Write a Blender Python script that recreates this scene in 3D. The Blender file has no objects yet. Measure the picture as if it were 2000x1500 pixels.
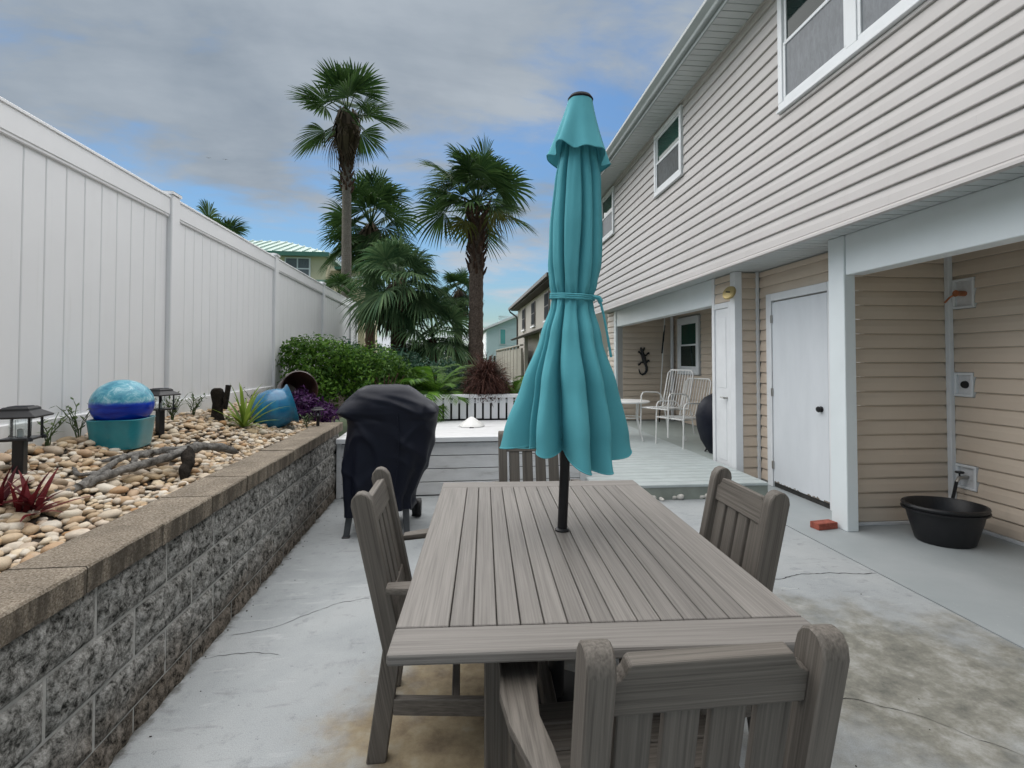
import bpy, bmesh, math, random
import numpy as np
from mathutils import Matrix, Vector, noise
R = math.radians
sc = bpy.context.scene
C = sc.collection
rnd = random.Random(7)

# ------------------------------------------------------------------ camera
CAM_H = 1.45
cd = bpy.data.cameras.new('camera'); cam = bpy.data.objects.new('camera', cd); C.objects.link(cam)
cam.location = (0, 0, CAM_H)
cam.rotation_euler = (R(90 + 1.3), 0, R(-6.69))
cd.sensor_width = 36; cd.lens = 17.64; cd.shift_y = -0.0346
cd.clip_start = 0.05; cd.clip_end = 3000
sc.camera = cam

# ------------------------------------------------------------------ sky, sun, exposure
SUN_EL, SUN_AZ = 60, -18          # azimuth measured from +y (straight ahead) towards +x
w = bpy.data.worlds.new('World'); sc.world = w; w.use_nodes = True
wt = w.node_tree; wt.nodes.clear()
def wn(t, **k):
    n = wt.nodes.new(t)
    for a, b in k.items(): setattr(n, a, b)
    return n
def wl(a, b): wt.links.new(a, b)
def wmath(op, a, b=None, c=None, clamp=False):
    n = wn('ShaderNodeMath', operation=op); n.use_clamp = clamp
    for i, s in enumerate((a, b, c)):
        if s is None: continue
        if isinstance(s, (int, float)): n.inputs[i].default_value = s
        else: wl(s, n.inputs[i])
    return n.outputs[0]
sky = wn('ShaderNodeTexSky', sky_type='NISHITA'); sky.sun_disc = False
sky.sun_elevation = R(SUN_EL); sky.sun_rotation = R(SUN_AZ)
sky.air_density = 1.6; sky.dust_density = 0.6; sky.ozone_density = 3.0
tc = wn('ShaderNodeTexCoord'); sep = wn('ShaderNodeSeparateXYZ'); wl(tc.outputs['Generated'], sep.inputs[0])
zc = wmath('MAXIMUM', sep.outputs[2], 0.0)
den = wmath('ADD', zc, 0.16)
cmb = wn('ShaderNodeCombineXYZ'); wl(wmath('DIVIDE', sep.outputs[0], den), cmb.inputs[0]); wl(wmath('DIVIDE', sep.outputs[1], den), cmb.inputs[1])
def wnoise(scale, detail, rough, sx=1, sy=1, off=(0, 0, 0), dist=0.0):
    mp = wn('ShaderNodeMapping'); mp.inputs['Scale'].default_value = (sx, sy, 1); mp.inputs['Location'].default_value = off
    wl(cmb.outputs[0], mp.inputs[0])
    n = wn('ShaderNodeTexNoise'); n.inputs['Scale'].default_value = scale; n.inputs['Detail'].default_value = detail
    n.inputs['Roughness'].default_value = rough; n.inputs['Distortion'].default_value = dist
    wl(mp.outputs[0], n.inputs['Vector']); return n.outputs['Fac']
nA = wnoise(0.85, 6, 0.58, 0.8, 1.0, (3.1, 0.4, 0), 0.4)
nB = wnoise(2.6, 7, 0.62, 0.55, 1.0, (1.3, 5.2, 0), 0.3)
nC = wnoise(1.1, 5, 0.55, 1, 1, (7.7, 2.2, 0), 0.3)
# high sheet of cloud, thinning towards the horizon
cov = wmath('ADD', wmath('MULTIPLY', nA, 1.0), wmath('MULTIPLY', nB, 0.66))
cov = wmath('ADD', cov, wmath('MULTIPLY', zc, 0.62))
cov = wmath('ADD', cov, wmath('MULTIPLY', wmath('MAXIMUM', wmath('SUBTRACT', 0.22, zc), 0.0), 0.85))
mask = wn('ShaderNodeMapRange'); mask.interpolation_type = 'SMOOTHSTEP'
mask.inputs['From Min'].default_value = 0.91; mask.inputs['From Max'].default_value = 1.15
mask.inputs['To Min'].default_value = 0.06; mask.inputs['To Max'].default_value = 0.97
wl(cov, mask.inputs['Value'])
# cloud brightness: thin bright edges, thicker grey bellies
cr = wn('ShaderNodeValToRGB'); e = cr.color_ramp.elements
e[0].position = 0.36; e[0].color = (1.06, 1.30, 1.58, 1)
e[1].position = 0.62; e[1].color = (2.05, 2.28, 2.52, 1)
wl(wmath('ADD', wmath('MULTIPLY', nC, 0.62), wmath('MULTIPLY', nB, 0.38)), cr.inputs[0])
lowmix = wn('ShaderNodeMix', data_type='RGBA'); lowmix.inputs['B'].default_value = (3.3, 3.45, 3.7, 1)
lf = wn('ShaderNodeMapRange'); lf.interpolation_type = 'SMOOTHSTEP'
lf.inputs['From Min'].default_value = 0.34; lf.inputs['From Max'].default_value = 0.02
lf.inputs['To Min'].default_value = 0.0; lf.inputs['To Max'].default_value = 0.85
wl(zc, lf.inputs['Value']); wl(lf.outputs[0], lowmix.inputs['Factor']); wl(cr.outputs[0], lowmix.inputs['A'])
skm = wn('ShaderNodeMix', data_type='RGBA'); skm.blend_type = 'MULTIPLY'; skm.inputs['Factor'].default_value = 1
skm.inputs['B'].default_value = (0.27, 0.37, 0.47, 1); wl(sky.outputs[0], skm.inputs['A'])
mx = wn('ShaderNodeMix', data_type='RGBA'); wl(mask.outputs[0], mx.inputs['Factor']); wl(skm.outputs['Result'], mx.inputs['A']); wl(lowmix.outputs['Result'], mx.inputs['B'])
bg = wn('ShaderNodeBackground'); bg.inputs['Strength'].default_value = 0.05; wl(mx.outputs['Result'], bg.inputs['Color'])
wo = wn('ShaderNodeOutputWorld'); wl(bg.outputs[0], wo.inputs['Surface'])

sd = bpy.data.lights.new('sun', 'SUN'); sd.energy = 1.5; sd.angle = R(130); sd.color = (1.0, 0.97, 0.935)
so = bpy.data.objects.new('sun', sd); C.objects.link(so)
dirv = Vector((math.sin(R(SUN_AZ)) * math.cos(R(SUN_EL)), math.cos(R(SUN_AZ)) * math.cos(R(SUN_EL)), math.sin(R(SUN_EL))))
so.rotation_euler = dirv.to_track_quat('Z', 'Y').to_euler(); so.location = (0, 0, 20)

sc.view_settings.view_transform = 'Standard'; sc.view_settings.look = 'None'
sc.view_settings.exposure = 2.1; sc.view_settings.gamma = 1.0; sc.view_settings.use_curve_mapping = False
sc.render.engine = 'CYCLES'
sc.cycles.max_bounces = 6; sc.cycles.diffuse_bounces = 3; sc.cycles.glossy_bounces = 3; sc.cycles.transmission_bounces = 4
sc.render.resolution_x = 1024; sc.render.resolution_y = 768

# ------------------------------------------------------------------ material helpers
class NT:
    def __init__(s, name):
        s.m = bpy.data.materials.new(name); s.m.use_nodes = True; s.t = s.m.node_tree; s.t.nodes.clear()
        s.out = s.n('ShaderNodeOutputMaterial'); s.b = s.n('ShaderNodeBsdfPrincipled'); s.l(s.b.outputs[0], s.out.inputs[0])
        s.tc = s.n('ShaderNodeTexCoord'); s._rv = None
    def n(s, t, **k):
        x = s.t.nodes.new(t)
        for a, b in k.items(): setattr(x, a, b)
        return x
    def l(s, a, b): s.t.links.new(a, b)
    def setin(s, sock, v):
        if isinstance(v, (int, float)): sock.default_value = v
        elif isinstance(v, tuple): sock.default_value = v if len(v) == 4 or sock.type == 'VECTOR' else (*v, 1)
        else: s.l(v, sock)
    def math(s, op, a, b=None, clamp=False):
        x = s.n('ShaderNodeMath', operation=op); x.use_clamp = clamp; s.setin(x.inputs[0], a)
        if b is not None: s.setin(x.inputs[1], b)
        return x.outputs[0]
    def objrand(s):
        return s.n('ShaderNodeObjectInfo').outputs['Random']
    def coord(s, scale=(1, 1, 1), world=False, jitter=True, rot=None):
        base = s.n('ShaderNodeNewGeometry').outputs['Position'] if world else s.tc.outputs['Object']
        if rot:
            m0 = s.n('ShaderNodeMapping'); m0.inputs['Rotation'].default_value = rot; s.l(base, m0.inputs[0]); base = m0.outputs[0]
        mp = s.n('ShaderNodeMapping'); mp.inputs['Scale'].default_value = scale; s.l(base, mp.inputs[0])
        if jitter and not world:
            mu = s.n('ShaderNodeVectorMath', operation='SCALE'); mu.inputs[0].default_value = (13.1, 7.7, 5.3)
            s.l(s.math('MULTIPLY', s.objrand(), 9.0), mu.inputs['Scale']); s.l(mu.outputs[0], mp.inputs['Location'])
        return mp.outputs[0]
    def noise(s, vec, scale, detail=4, rough=0.55, dist=0.0):
        x = s.n('ShaderNodeTexNoise'); x.inputs['Scale'].default_value = scale; x.inputs['Detail'].default_value = detail
        x.inputs['Roughness'].default_value = rough; x.inputs['Distortion'].default_value = dist; s.l(vec, x.inputs['Vector']); return x.outputs['Fac']
    def ramp(s, fac, stops):
        x = s.n('ShaderNodeValToRGB'); els = x.color_ramp.elements
        while len(els) < len(stops): els.new(0.5)
        for el, (p, c) in zip(els, stops): el.position = p; el.color = (*c, 1) if isinstance(c, tuple) else (c, c, c, 1)
        s.l(fac, x.inputs[0]); return x.outputs[0]
    def mix(s, f, a, b, mode='MIX'):
        x = s.n('ShaderNodeMix', data_type='RGBA'); x.blend_type = mode
        s.setin(x.inputs['Factor'], f); s.setin(x.inputs['A'], a); s.setin(x.inputs['B'], b); return x.outputs['Result']
    def maprange(s, v, a, b, c=0.0, d=1.0):
        x = s.n('ShaderNodeMapRange'); x.interpolation_type = 'SMOOTHSTEP'
        for i, q in zip(('From Min', 'From Max', 'To Min', 'To Max'), (a, b, c, d)): x.inputs[i].default_value = q
        s.l(v, x.inputs['Value']); return x.outputs[0]
    def bump(s, h, strength=0.3, dist=0.01):
        x = s.n('ShaderNodeBump'); x.inputs['Strength'].default_value = strength; x.inputs['Distance'].default_value = dist
        s.l(h, x.inputs['Height']); s.l(x.outputs[0], s.b.inputs['Normal'])
    def done(s, color=None, rough=0.6, metal=0.0, spec=0.4):
        if color is not None: s.setin(s.b.inputs['Base Color'], color)
        s.setin(s.b.inputs['Roughness'], rough); s.b.inputs['Metallic'].default_value = metal
        s.b.inputs['Specular IOR Level'].default_value = spec
        return s.m

def plain(name, col, rough=0.5, var=0.08, scale=6.0, metal=0.0, spec=0.4, bump=0.0, bscale=120):
    t = NT(name); v = t.coord()
    n = t.noise(v, scale, 5, 0.6)
    lo = tuple(c * (1 - var) for c in col); hi = tuple(min(1, c * (1 + var)) for c in col)
    c = t.ramp(n, [(0.3, lo), (0.7, hi)])
    if bump: t.bump(t.noise(v, bscale, 3, 0.6), bump, 0.004)
    return t.done(c, rough, metal, spec)

def wood(name, axis, dark, light, rough=0.62, rot=None):
    t = NT(name); s = [95, 95, 95]; s[axis] = 2.2
    v = t.coord(tuple(s), rot=rot); n = t.noise(v, 1.0, 5, 0.62, 0.25)
    s2 = [9, 9, 9]; s2[axis] = 0.7
    n2 = t.noise(t.coord(tuple(s2), rot=rot), 1.0, 3, 0.5, 0.6)
    s3 = [210, 210, 210]; s3[axis] = 2.5
    n3 = t.noise(t.coord(tuple(s3), rot=rot), 1.0, 2, 0.5, 0.1)
    f = t.math('ADD', t.math('MULTIPLY', n, 0.42), t.math('ADD', t.math('MULTIPLY', n2, 0.12), t.math('MULTIPLY', n3, 0.46)))
    c = t.ramp(f, [(0.36, dark), (0.50, tuple((a + b) / 2 for a, b in zip(dark, light))), (0.66, light)])
    r = t.objrand(); c = t.mix(1.0, c, t.ramp(r, [(0.0, 0.90), (1.0, 1.08)]), 'MULTIPLY')
    t.bump(t.math('ADD', n, t.math('MULTIPLY', n3, 0.5)), 0.42, 0.0035)
    return t.done(c, rough, spec=0.3)

def leafmat(name, dark, light, rough=0.5, trans=0.35):
    t = NT(name)
    g = t.n('ShaderNodeNewGeometry').outputs['Random Per Island']
    r = t.math('FRACT', t.math('ADD', g, t.math('MULTIPLY', t.objrand(), 3.7)))
    c = t.ramp(r, [(0.0, dark), (1.0, light)])
    n = t.noise(t.coord(jitter=False), 3.0, 3); c = t.mix(1.0, c, t.ramp(n, [(0.3, 0.7), (0.7, 1.25)]), 'MULTIPLY')
    t.done(c, rough, spec=0.18)
    tr = t.n('ShaderNodeBsdfTranslucent'); t.l(c, tr.inputs[0])
    ms = t.n('ShaderNodeMixShader'); ms.inputs[0].default_value = trans
    t.l(t.b.outputs[0], ms.inputs[1]); t.l(tr.outputs[0], ms.inputs[2]); t.l(ms.outputs[0], t.out.inputs[0])
    return t.m

MAT = {}
MAT['vinyl'] = plain('white_vinyl', (0.76, 0.765, 0.78), 0.42, 0.03, 2.0, bump=0.04, bscale=40)
def vinylm():
    t = NT('white_vinyl'); n = t.noise(t.coord(), 2.0, 5, 0.6); c = t.ramp(n, [(0.3, (0.74, 0.745, 0.76)), (0.7, (0.775, 0.78, 0.795))])
    w_ = t.coord(world=True); sp = t.n('ShaderNodeSeparateXYZ'); t.l(w_, sp.inputs[0]); d = t.noise(t.coord((3, 3, 1.2), world=True), 2.5, 6, 0.7)
    h = t.math('ADD', sp.outputs[2], t.math('MULTIPLY', t.math('SUBTRACT', d, 0.5), 0.55)); c = t.mix(t.maprange(h, 1.22, 0.92, 0, 0.42), c, (0.40, 0.395, 0.33))
    st = t.noise(t.coord((1, 9, 0.5), world=True), 1.6, 5, 0.65); c = t.mix(t.maprange(st, 0.56, 0.78, 0, 0.22), c, (0.50, 0.51, 0.48))
    t.bump(t.noise(t.coord((1, 3, 0.6)), 3, 3), 0.05, 0.01); return t.done(c, 0.42)
MAT['vinyl'] = vinylm()
MAT['white_paint'] = plain('white_paint', (0.72, 0.735, 0.75), 0.5, 0.06, 3.0, bump=0.08, bscale=60)
def weather_white():
    t = NT('weathered_white_paint'); v = t.coord((3, 12, 12)); n = t.noise(v, 1.2, 6, 0.65)
    c = t.ramp(n, [(0.25, (0.42, 0.42, 0.41)), (0.42, (0.62, 0.625, 0.63)), (0.7, (0.72, 0.725, 0.735))])
    t.bump(t.noise(t.coord((4, 40, 40)), 1, 4), 0.15, 0.004); return t.done(c, 0.6)
MAT['old_white'] = weather_white()
def siding(name, lo, hi):
    t = NT(name); n = t.noise(t.coord((0.6, 0.6, 0.6)), 2.0, 4)
    c = t.ramp(n, [(0.3, lo), (0.7, hi)])
    d = t.noise(t.coord((30, 2.0, 30), jitter=True), 1.0, 3); t.bump(d, 0.10, 0.003)
    s = t.noise(t.coord((5, 5, 0.8), world=True), 1.0, 5, 0.65)
    c = t.mix(t.maprange(s, 0.56, 0.8, 0, 0.16), c, (0.28, 0.26, 0.23))
    return t.done(c, 0.48, spec=0.35)
MAT['siding_up'] = siding('greige_vinyl_siding', (0.462, 0.436, 0.422), (0.502, 0.475, 0.461))
MAT['siding_low'] = siding('tan_vinyl_siding', (0.60, 0.50, 0.405), (0.65, 0.55, 0.448))
MAT['soffit'] = plain('soffit_vinyl', (0.50, 0.53, 0.53), 0.5, 0.04, 2)
MAT['gutter'] = plain('grey_gutter_metal', (0.30, 0.33, 0.33), 0.4, 0.08, 3, bump=0.05, bscale=20)
MAT['beam'] = plain('pale_beam_wrap', (0.70, 0.75, 0.765), 0.42, 0.04, 1.5)
def door_mat():
    t = NT('worn_white_door_paint'); n = t.noise(t.coord((4, 4, 1)), 1.5, 6, 0.6)
    c = t.ramp(n, [(0.3, (0.64, 0.67, 0.70)), (0.7, (0.70, 0.73, 0.76))])
    sp = t.n('ShaderNodeSeparateXYZ'); t.l(t.tc.outputs['Object'], sp.inputs[0])
    hgt = t.maprange(sp.outputs[2], 0.02, 0.16, 1, 0)
    ch = t.noise(t.coord((14, 14, 9)), 1.0, 4, 0.7)
    f = t.math('GREATER_THAN', t.math('MULTIPLY', hgt, ch), 0.40)
    c = t.mix(f, c, (0.20, 0.17, 0.14)); return t.done(c, 0.5)
MAT['door'] = door_mat()
MAT['wood_x'] = wood('grey_lumber_x', 0, (0.082, 0.072, 0.062), (0.175, 0.156, 0.136))  # same lumber as the tabletop, darkened to stand for shaded faces
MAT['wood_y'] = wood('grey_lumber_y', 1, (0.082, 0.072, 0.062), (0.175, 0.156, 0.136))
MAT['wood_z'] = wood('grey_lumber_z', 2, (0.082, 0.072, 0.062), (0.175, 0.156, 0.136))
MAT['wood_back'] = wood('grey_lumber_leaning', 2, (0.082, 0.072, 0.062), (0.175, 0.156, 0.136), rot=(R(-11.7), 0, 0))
MAT['top_x'] = wood('table_lumber_x', 0, (0.140, 0.129, 0.119), (0.240, 0.223, 0.206))
MAT['top_y'] = wood('table_lumber_y', 1, (0.140, 0.129, 0.119), (0.240, 0.223, 0.206))
MAT['black'] = plain('black_metal', (0.012, 0.012, 0.014), 0.35, 0.2, 8)
MAT['matte_black'] = plain('matte_black_plastic', (0.015, 0.015, 0.017), 0.8, 0.2, 8, spec=0.15)
MAT['dark_iron'] = plain('dark_iron', (0.02, 0.02, 0.022), 0.5, 0.3, 8, bump=0.1)
MAT['steel'] = plain('brushed_steel', (0.45, 0.44, 0.42), 0.3, 0.1, 8, metal=1.0)
MAT['brass'] = plain('aged_brass', (0.42, 0.33, 0.15), 0.4, 0.2, 10, metal=0.6)
MAT['grey_leg'] = plain('grey_plastic_leg', (0.06, 0.065, 0.07), 0.5, 0.15, 6)
MAT['white_metal'] = plain('white_powder_coat', (0.78, 0.78, 0.76), 0.35, 0.05, 6)
MAT['copper'] = plain('copper', (0.50, 0.20, 0.10), 0.4, 0.2, 20, metal=0.7)
def fabric(name, lo, hi, rough, trans, wscale=900):
    t = NT(name); n = t.noise(t.coord((1, 1, 0.6), jitter=False), 5, 5, 0.6)
    c = t.ramp(n, [(0.3, lo), (0.7, hi)])
    t.bump(t.noise(t.coord((1, 1, 0.3), jitter=False), wscale, 2), 0.12, 0.002)
    t.done(c, rough, spec=0.25)
    if trans:
        tr = t.n('ShaderNodeBsdfTranslucent'); t.l(c, tr.inputs[0]); ms = t.n('ShaderNodeMixShader'); ms.inputs[0].default_value = trans
        t.l(t.b.outputs[0], ms.inputs[1]); t.l(tr.outputs[0], ms.inputs[2]); t.l(ms.outputs[0], t.out.inputs[0])
    return t.m
MAT['teal'] = fabric('teal_canvas', (0.085, 0.345, 0.405), (0.108, 0.405, 0.465), 0.8, 0.10)
MAT['navy'] = fabric('navy_vinyl_cover', (0.003, 0.0046, 0.012), (0.005, 0.0070, 0.017), 0.55, 0)
MAT['rubber'] = plain('black_rubber', (0.013, 0.013, 0.015), 0.45, 0.3, 9, bump=0.1, bscale=30)
MAT['brick'] = plain('red_brick', (0.28, 0.075, 0.05), 0.85, 0.35, 30, bump=0.4)
MAT['rock'] = plain('white_rock', (0.60, 0.58, 0.54), 0.8, 0.25, 18, bump=0.4, bscale=40)
MAT['soil'] = plain('dark_soil', (0.045, 0.035, 0.026), 0.95, 0.4, 9, bump=0.8, bscale=40)
MAT['grass'] = plain('far_lawn', (0.06, 0.085, 0.035), 0.95, 0.4, 2, bump=0.5, bscale=30)

def concrete():
    t = NT('stained_patio_concrete'); w_ = t.coord(world=True)
    n1 = t.noise(w_, 1.3, 7, 0.62, 0.4); n2 = t.noise(w_, 9, 6, 0.65); n3 = t.noise(w_, 70, 4, 0.6)
    c = t.ramp(n1, [(0.28, (0.285, 0.305, 0.315)), (0.5, (0.36, 0.38, 0.39)), (0.72, (0.425, 0.44, 0.445))])
    c = t.mix(t.maprange(n2, 0.54, 0.74, 0, 0.55), c, (0.20, 0.21, 0.215))
    c = t.mix(t.maprange(n3, 0.62, 0.75, 0, 0.5), c, (0.17, 0.175, 0.18))
    sc_n = t.noise(t.coord((3.5, 16, 1), world=True), 1.0, 6, 0.7, 0.4); c = t.mix(t.maprange(sc_n, 0.58, 0.68, 0, 0.45), c, (0.22, 0.225, 0.23)); c = t.mix(t.maprange(sc_n, 0.42, 0.30, 0, 0.5), c, (0.50, 0.515, 0.52))
    gr_n = t.noise(w_, 240, 3, 0.6); c = t.mix(1.0, c, t.ramp(gr_n, [(0.3, 0.80), (0.7, 1.14)]), 'MULTIPLY')
    n4 = t.noise(w_, 26, 5, 0.75); c = t.mix(t.maprange(n4, 0.64, 0.70, 0, 0.7), c, (0.10, 0.10, 0.10))
    sep = t.n('ShaderNodeSeparateXYZ'); t.l(w_, sep.inputs[0]); X, Y = sep.outputs[0], sep.outputs[1]
    def blob(cx, cy, rx, ry):
        a = t.math('DIVIDE', t.math('SUBTRACT', X, cx), rx); b = t.math('DIVIDE', t.math('SUBTRACT', Y, cy), ry)
        d = t.math('SQRT', t.math('ADD', t.math('MULTIPLY', a, a), t.math('MULTIPLY', b, b)))
        return t.math('ADD', d, t.math('MULTIPLY', t.math('SUBTRACT', t.noise(w_, 2.2, 6, 0.65), 0.5), 1.7))
    # mildew stain right of the table
    f = t.maprange(blob(2.05, 2.15, 0.95, 0.72), 1.15, 0.55)
    st = t.ramp(t.noise(w_, 6, 9, 0.76), [(0.34, (0.10, 0.098, 0.082)), (0.5, (0.215, 0.207, 0.172)), (0.64, (0.36, 0.355, 0.33))])
    c = t.mix(t.math('MULTIPLY', f, 0.9), c, st)
    f = t.maprange(blob(1.55, 1.25, 0.5, 0.35), 1.1, 0.5)
    c = t.mix(t.math('MULTIPLY', f, 0.5), c, st)
    # rusty brown water stain under the table
    f = t.maprange(blob(0.12, 1.85, 0.60, 0.95), 1.2, 0.5)
    st2 = t.ramp(t.noise(w_, 10, 6, 0.65), [(0.3, (0.15, 0.095, 0.04)), (0.55, (0.31, 0.235, 0.125)), (0.75, (0.40, 0.35, 0.25))])
    c = t.mix(t.math('MULTIPLY', f, 0.85), c, st2)
    # dirt that gathers along the foot of the block wall
    d = t.math('ADD', t.math('ABSOLUTE', t.math('ADD', X, 1.235)), t.math('MULTIPLY', t.math('SUBTRACT', t.noise(w_, 14, 5, 0.7), 0.5), 0.12))
    c = t.mix(t.maprange(d, 0.05, 0.0, 0, 0.85), c, (0.06, 0.055, 0.045))
    t.bump(t.math('ADD', n2, t.math('MULTIPLY', n3, 0.5)), 0.22, 0.006)
    return t.done(c, 0.8, spec=0.25)
MAT['concrete'] = concrete()
def apron():
    t = NT('grey_painted_concrete'); w_ = t.coord(world=True)
    n1 = t.noise(w_, 1.7, 6, 0.6, 0.3); n3 = t.noise(w_, 45, 4, 0.6)
    c = t.ramp(n1, [(0.3, (0.30, 0.33, 0.34)), (0.7, (0.365, 0.39, 0.40))])
    c = t.mix(t.maprange(n3, 0.66, 0.72, 0, 0.4), c, (0.6, 0.6, 0.6)); t.bump(n3, 0.1, 0.003)
    return t.done(c, 0.6, spec=0.3)
MAT['apron'] = apron()
def block():
    t = NT('split_face_block'); v = t.coord()
    a = t.noise(v, 24, 5, 0.70, 0.08); b = t.noise(v, 85, 4, 0.7); f = t.math('ADD', t.math('MULTIPLY', a, 0.62), t.math('MULTIPLY', b, 0.38))
    c = t.ramp(f, [(0.39, (0.020, 0.0195, 0.018)), (0.45, (0.12, 0.117, 0.108)), (0.52, (0.28, 0.274, 0.258)), (0.64, (0.50, 0.49, 0.47))])
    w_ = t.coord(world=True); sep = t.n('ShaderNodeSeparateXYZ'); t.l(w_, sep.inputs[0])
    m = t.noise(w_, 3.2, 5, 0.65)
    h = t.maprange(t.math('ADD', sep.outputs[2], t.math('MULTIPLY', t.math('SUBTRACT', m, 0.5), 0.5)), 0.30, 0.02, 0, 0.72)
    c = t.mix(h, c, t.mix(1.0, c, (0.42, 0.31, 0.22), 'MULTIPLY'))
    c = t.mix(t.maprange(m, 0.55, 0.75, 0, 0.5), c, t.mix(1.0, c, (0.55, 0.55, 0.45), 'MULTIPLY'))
    t.bump(f, 0.9, 0.02); return t.done(c, 0.92, spec=0.15)
MAT['block'] = block()
MAT['mortar'] = plain('pale_mortar', (0.40, 0.395, 0.375), 0.9, 0.2, 20, bump=0.4, bscale=60)
def capm():
    t = NT('brown_cap_block'); v = t.coord(); a = t.noise(v, 130, 4, 0.7); b = t.noise(v, 6, 5, 0.6)
    c = t.ramp(a, [(0.34, (0.092, 0.073, 0.053)), (0.5, (0.225, 0.187, 0.145)), (0.68, (0.37, 0.33, 0.275))])
    c = t.mix(1.0, c, t.ramp(b, [(0.3, 0.72), (0.7, 1.15)]), 'MULTIPLY')
    # patchy darker tone on the vertical faces
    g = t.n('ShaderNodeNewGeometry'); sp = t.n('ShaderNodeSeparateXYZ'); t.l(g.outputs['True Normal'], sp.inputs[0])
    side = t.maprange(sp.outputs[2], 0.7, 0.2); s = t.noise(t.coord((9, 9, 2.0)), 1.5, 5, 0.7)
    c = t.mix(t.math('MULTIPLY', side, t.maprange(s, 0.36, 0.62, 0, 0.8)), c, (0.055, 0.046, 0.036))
    t.bump(a, 0.5, 0.004); return t.done(c, 0.9, spec=0.2)
MAT['cap'] = capm()
def pebm():
    t = NT('river_pebbles')
    r = t.math('FRACT', t.math('ADD', t.n('ShaderNodeNewGeometry').outputs['Random Per Island'], t.math('MULTIPLY', t.objrand(), 7.31)))
    c = t.ramp(r, [(0.0, (0.62, 0.585, 0.53)), (0.18, (0.52, 0.39, 0.25)), (0.34, (0.68, 0.65, 0.60)), (0.48, (0.44, 0.27, 0.14)), (0.58, (0.66, 0.57, 0.44)), (0.72, (0.70, 0.67, 0.62)), (0.86, (0.36, 0.27, 0.19)), (1.0, (0.60, 0.48, 0.33))])
    n = t.noise(t.coord(), 40, 5, 0.6); c = t.mix(1.0, c, t.ramp(n, [(0.3, (0.76, 0.72, 0.66)), (0.7, (1.05, 1.0, 0.92))]), 'MULTIPLY')
    return t.done(c, 0.6, spec=0.3)
MAT['pebble'] = pebm()
def glassm(name, col, rough=0.05, spec=0.2):
    t = NT(name); n = t.noise(t.coord(), 1.5, 3); c = t.ramp(n, [(0.3, tuple(x * 0.8 for x in col)), (0.7, tuple(min(1, x * 1.2) for x in col))])
    t.bump(t.noise(t.coord(), 2.5, 2), 0.02, 0.02); return t.done(c, rough, spec=spec)
MAT['glass_dark'] = glassm('dark_window_glass', (0.008, 0.02, 0.018))
MAT['glass_green'] = glassm('green_window_glass', (0.012, 0.05, 0.038))
def screenm():
    t = NT('window_screen'); n = t.noise(t.coord((1, 1, 0.35)), 26, 6, 0.7, 0.8); c = t.ramp(n, [(0.35, (0.10, 0.112, 0.125)), (0.65, (0.155, 0.17, 0.187))])
    return t.done(c, 0.35, spec=0.3)
MAT['screen'] = screenm()
MAT['pane_far'] = plain('far_dark_pane', (0.02, 0.025, 0.03), 0.9, 0.3, 2, spec=0.12)
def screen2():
    t = NT('screen_painted_reflections'); n = t.noise(t.coord((1, 1, 0.5)), 14, 6, 0.75, 1.5); c = t.ramp(n, [(0.4, (0.008, 0.013, 0.014)), (0.7, (0.055, 0.075, 0.08))])  # tree reflections painted into the screen colour as noise
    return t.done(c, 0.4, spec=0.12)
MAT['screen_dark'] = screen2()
MAT['clear'] = None
def clear():
    t = NT('clear_plastic'); t.b.inputs['Transmission Weight'].default_value = 1.0; t.b.inputs['IOR'].default_value = 1.12
    return t.done((0.9, 0.93, 0.93), 0.08)
MAT['clear'] = clear()
MAT['palm'] = leafmat('palm_green', (0.022, 0.056, 0.018), (0.070, 0.130, 0.036), 0.62, 0.25)
MAT['palm_gray'] = leafmat('silvery_palm_green', (0.045, 0.105, 0.045), (0.135, 0.215, 0.095), 0.62, 0.25)
MAT['palm_dead'] = leafmat('dry_palm_thatch', (0.045, 0.033, 0.024), (0.13, 0.098, 0.066), 0.8, 0.15)
MAT['palm_yel'] = leafmat('yellowing_palm', (0.09, 0.11, 0.025), (0.19, 0.19, 0.05), 0.5, 0.3)
MAT['hedge'] = leafmat('hedge_green', (0.026, 0.085, 0.012), (0.130, 0.255, 0.034), 0.45, 0.35)
MAT['hedge_l'] = leafmat('light_shrub_green', (0.05, 0.12, 0.03), (0.14, 0.25, 0.07), 0.45, 0.35)
MAT['bluegreen'] = leafmat('blue_green_leaf', (0.02, 0.06, 0.04), (0.055, 0.12, 0.075), 0.4, 0.3)
MAT['lime'] = leafmat('yellow_green_leaf', (0.13, 0.22, 0.03), (0.30, 0.40, 0.07), 0.45, 0.4)
MAT['redleaf'] = leafmat('dark_red_leaf', (0.06, 0.008, 0.012), (0.19, 0.025, 0.03), 0.4, 0.25)
MAT['rust'] = leafmat('rusty_brown_blade', (0.040, 0.018, 0.015), (0.155, 0.075, 0.058), 0.6, 0.25)
MAT['purple'] = leafmat('purple_leaf', (0.028, 0.008, 0.045), (0.10, 0.03, 0.13), 0.45, 0.25)
MAT['weed'] = leafmat('weed_leaf', (0.06, 0.10, 0.04), (0.14, 0.19, 0.08), 0.5, 0.3)
def barkm(name, lo, hi, ring):
    t = NT(name); a = t.noise(t.coord((8, 8, ring), jitter=True), 3.0, 6, 0.7, 0.4); b = t.noise(t.coord((20, 20, 4)), 2.0, 5, 0.7)
    c = t.ramp(t.math('ADD', t.math('MULTIPLY', a, 0.6), t.math('MULTIPLY', b, 0.4)), [(0.35, lo), (0.65, hi)])
    t.bump(a, 0.7, 0.03); return t.done(c, 0.92, spec=0.15)
MAT['bark_grey'] = barkm('grey_palm_bark', (0.10, 0.085, 0.07), (0.27, 0.24, 0.21), 14)
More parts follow.
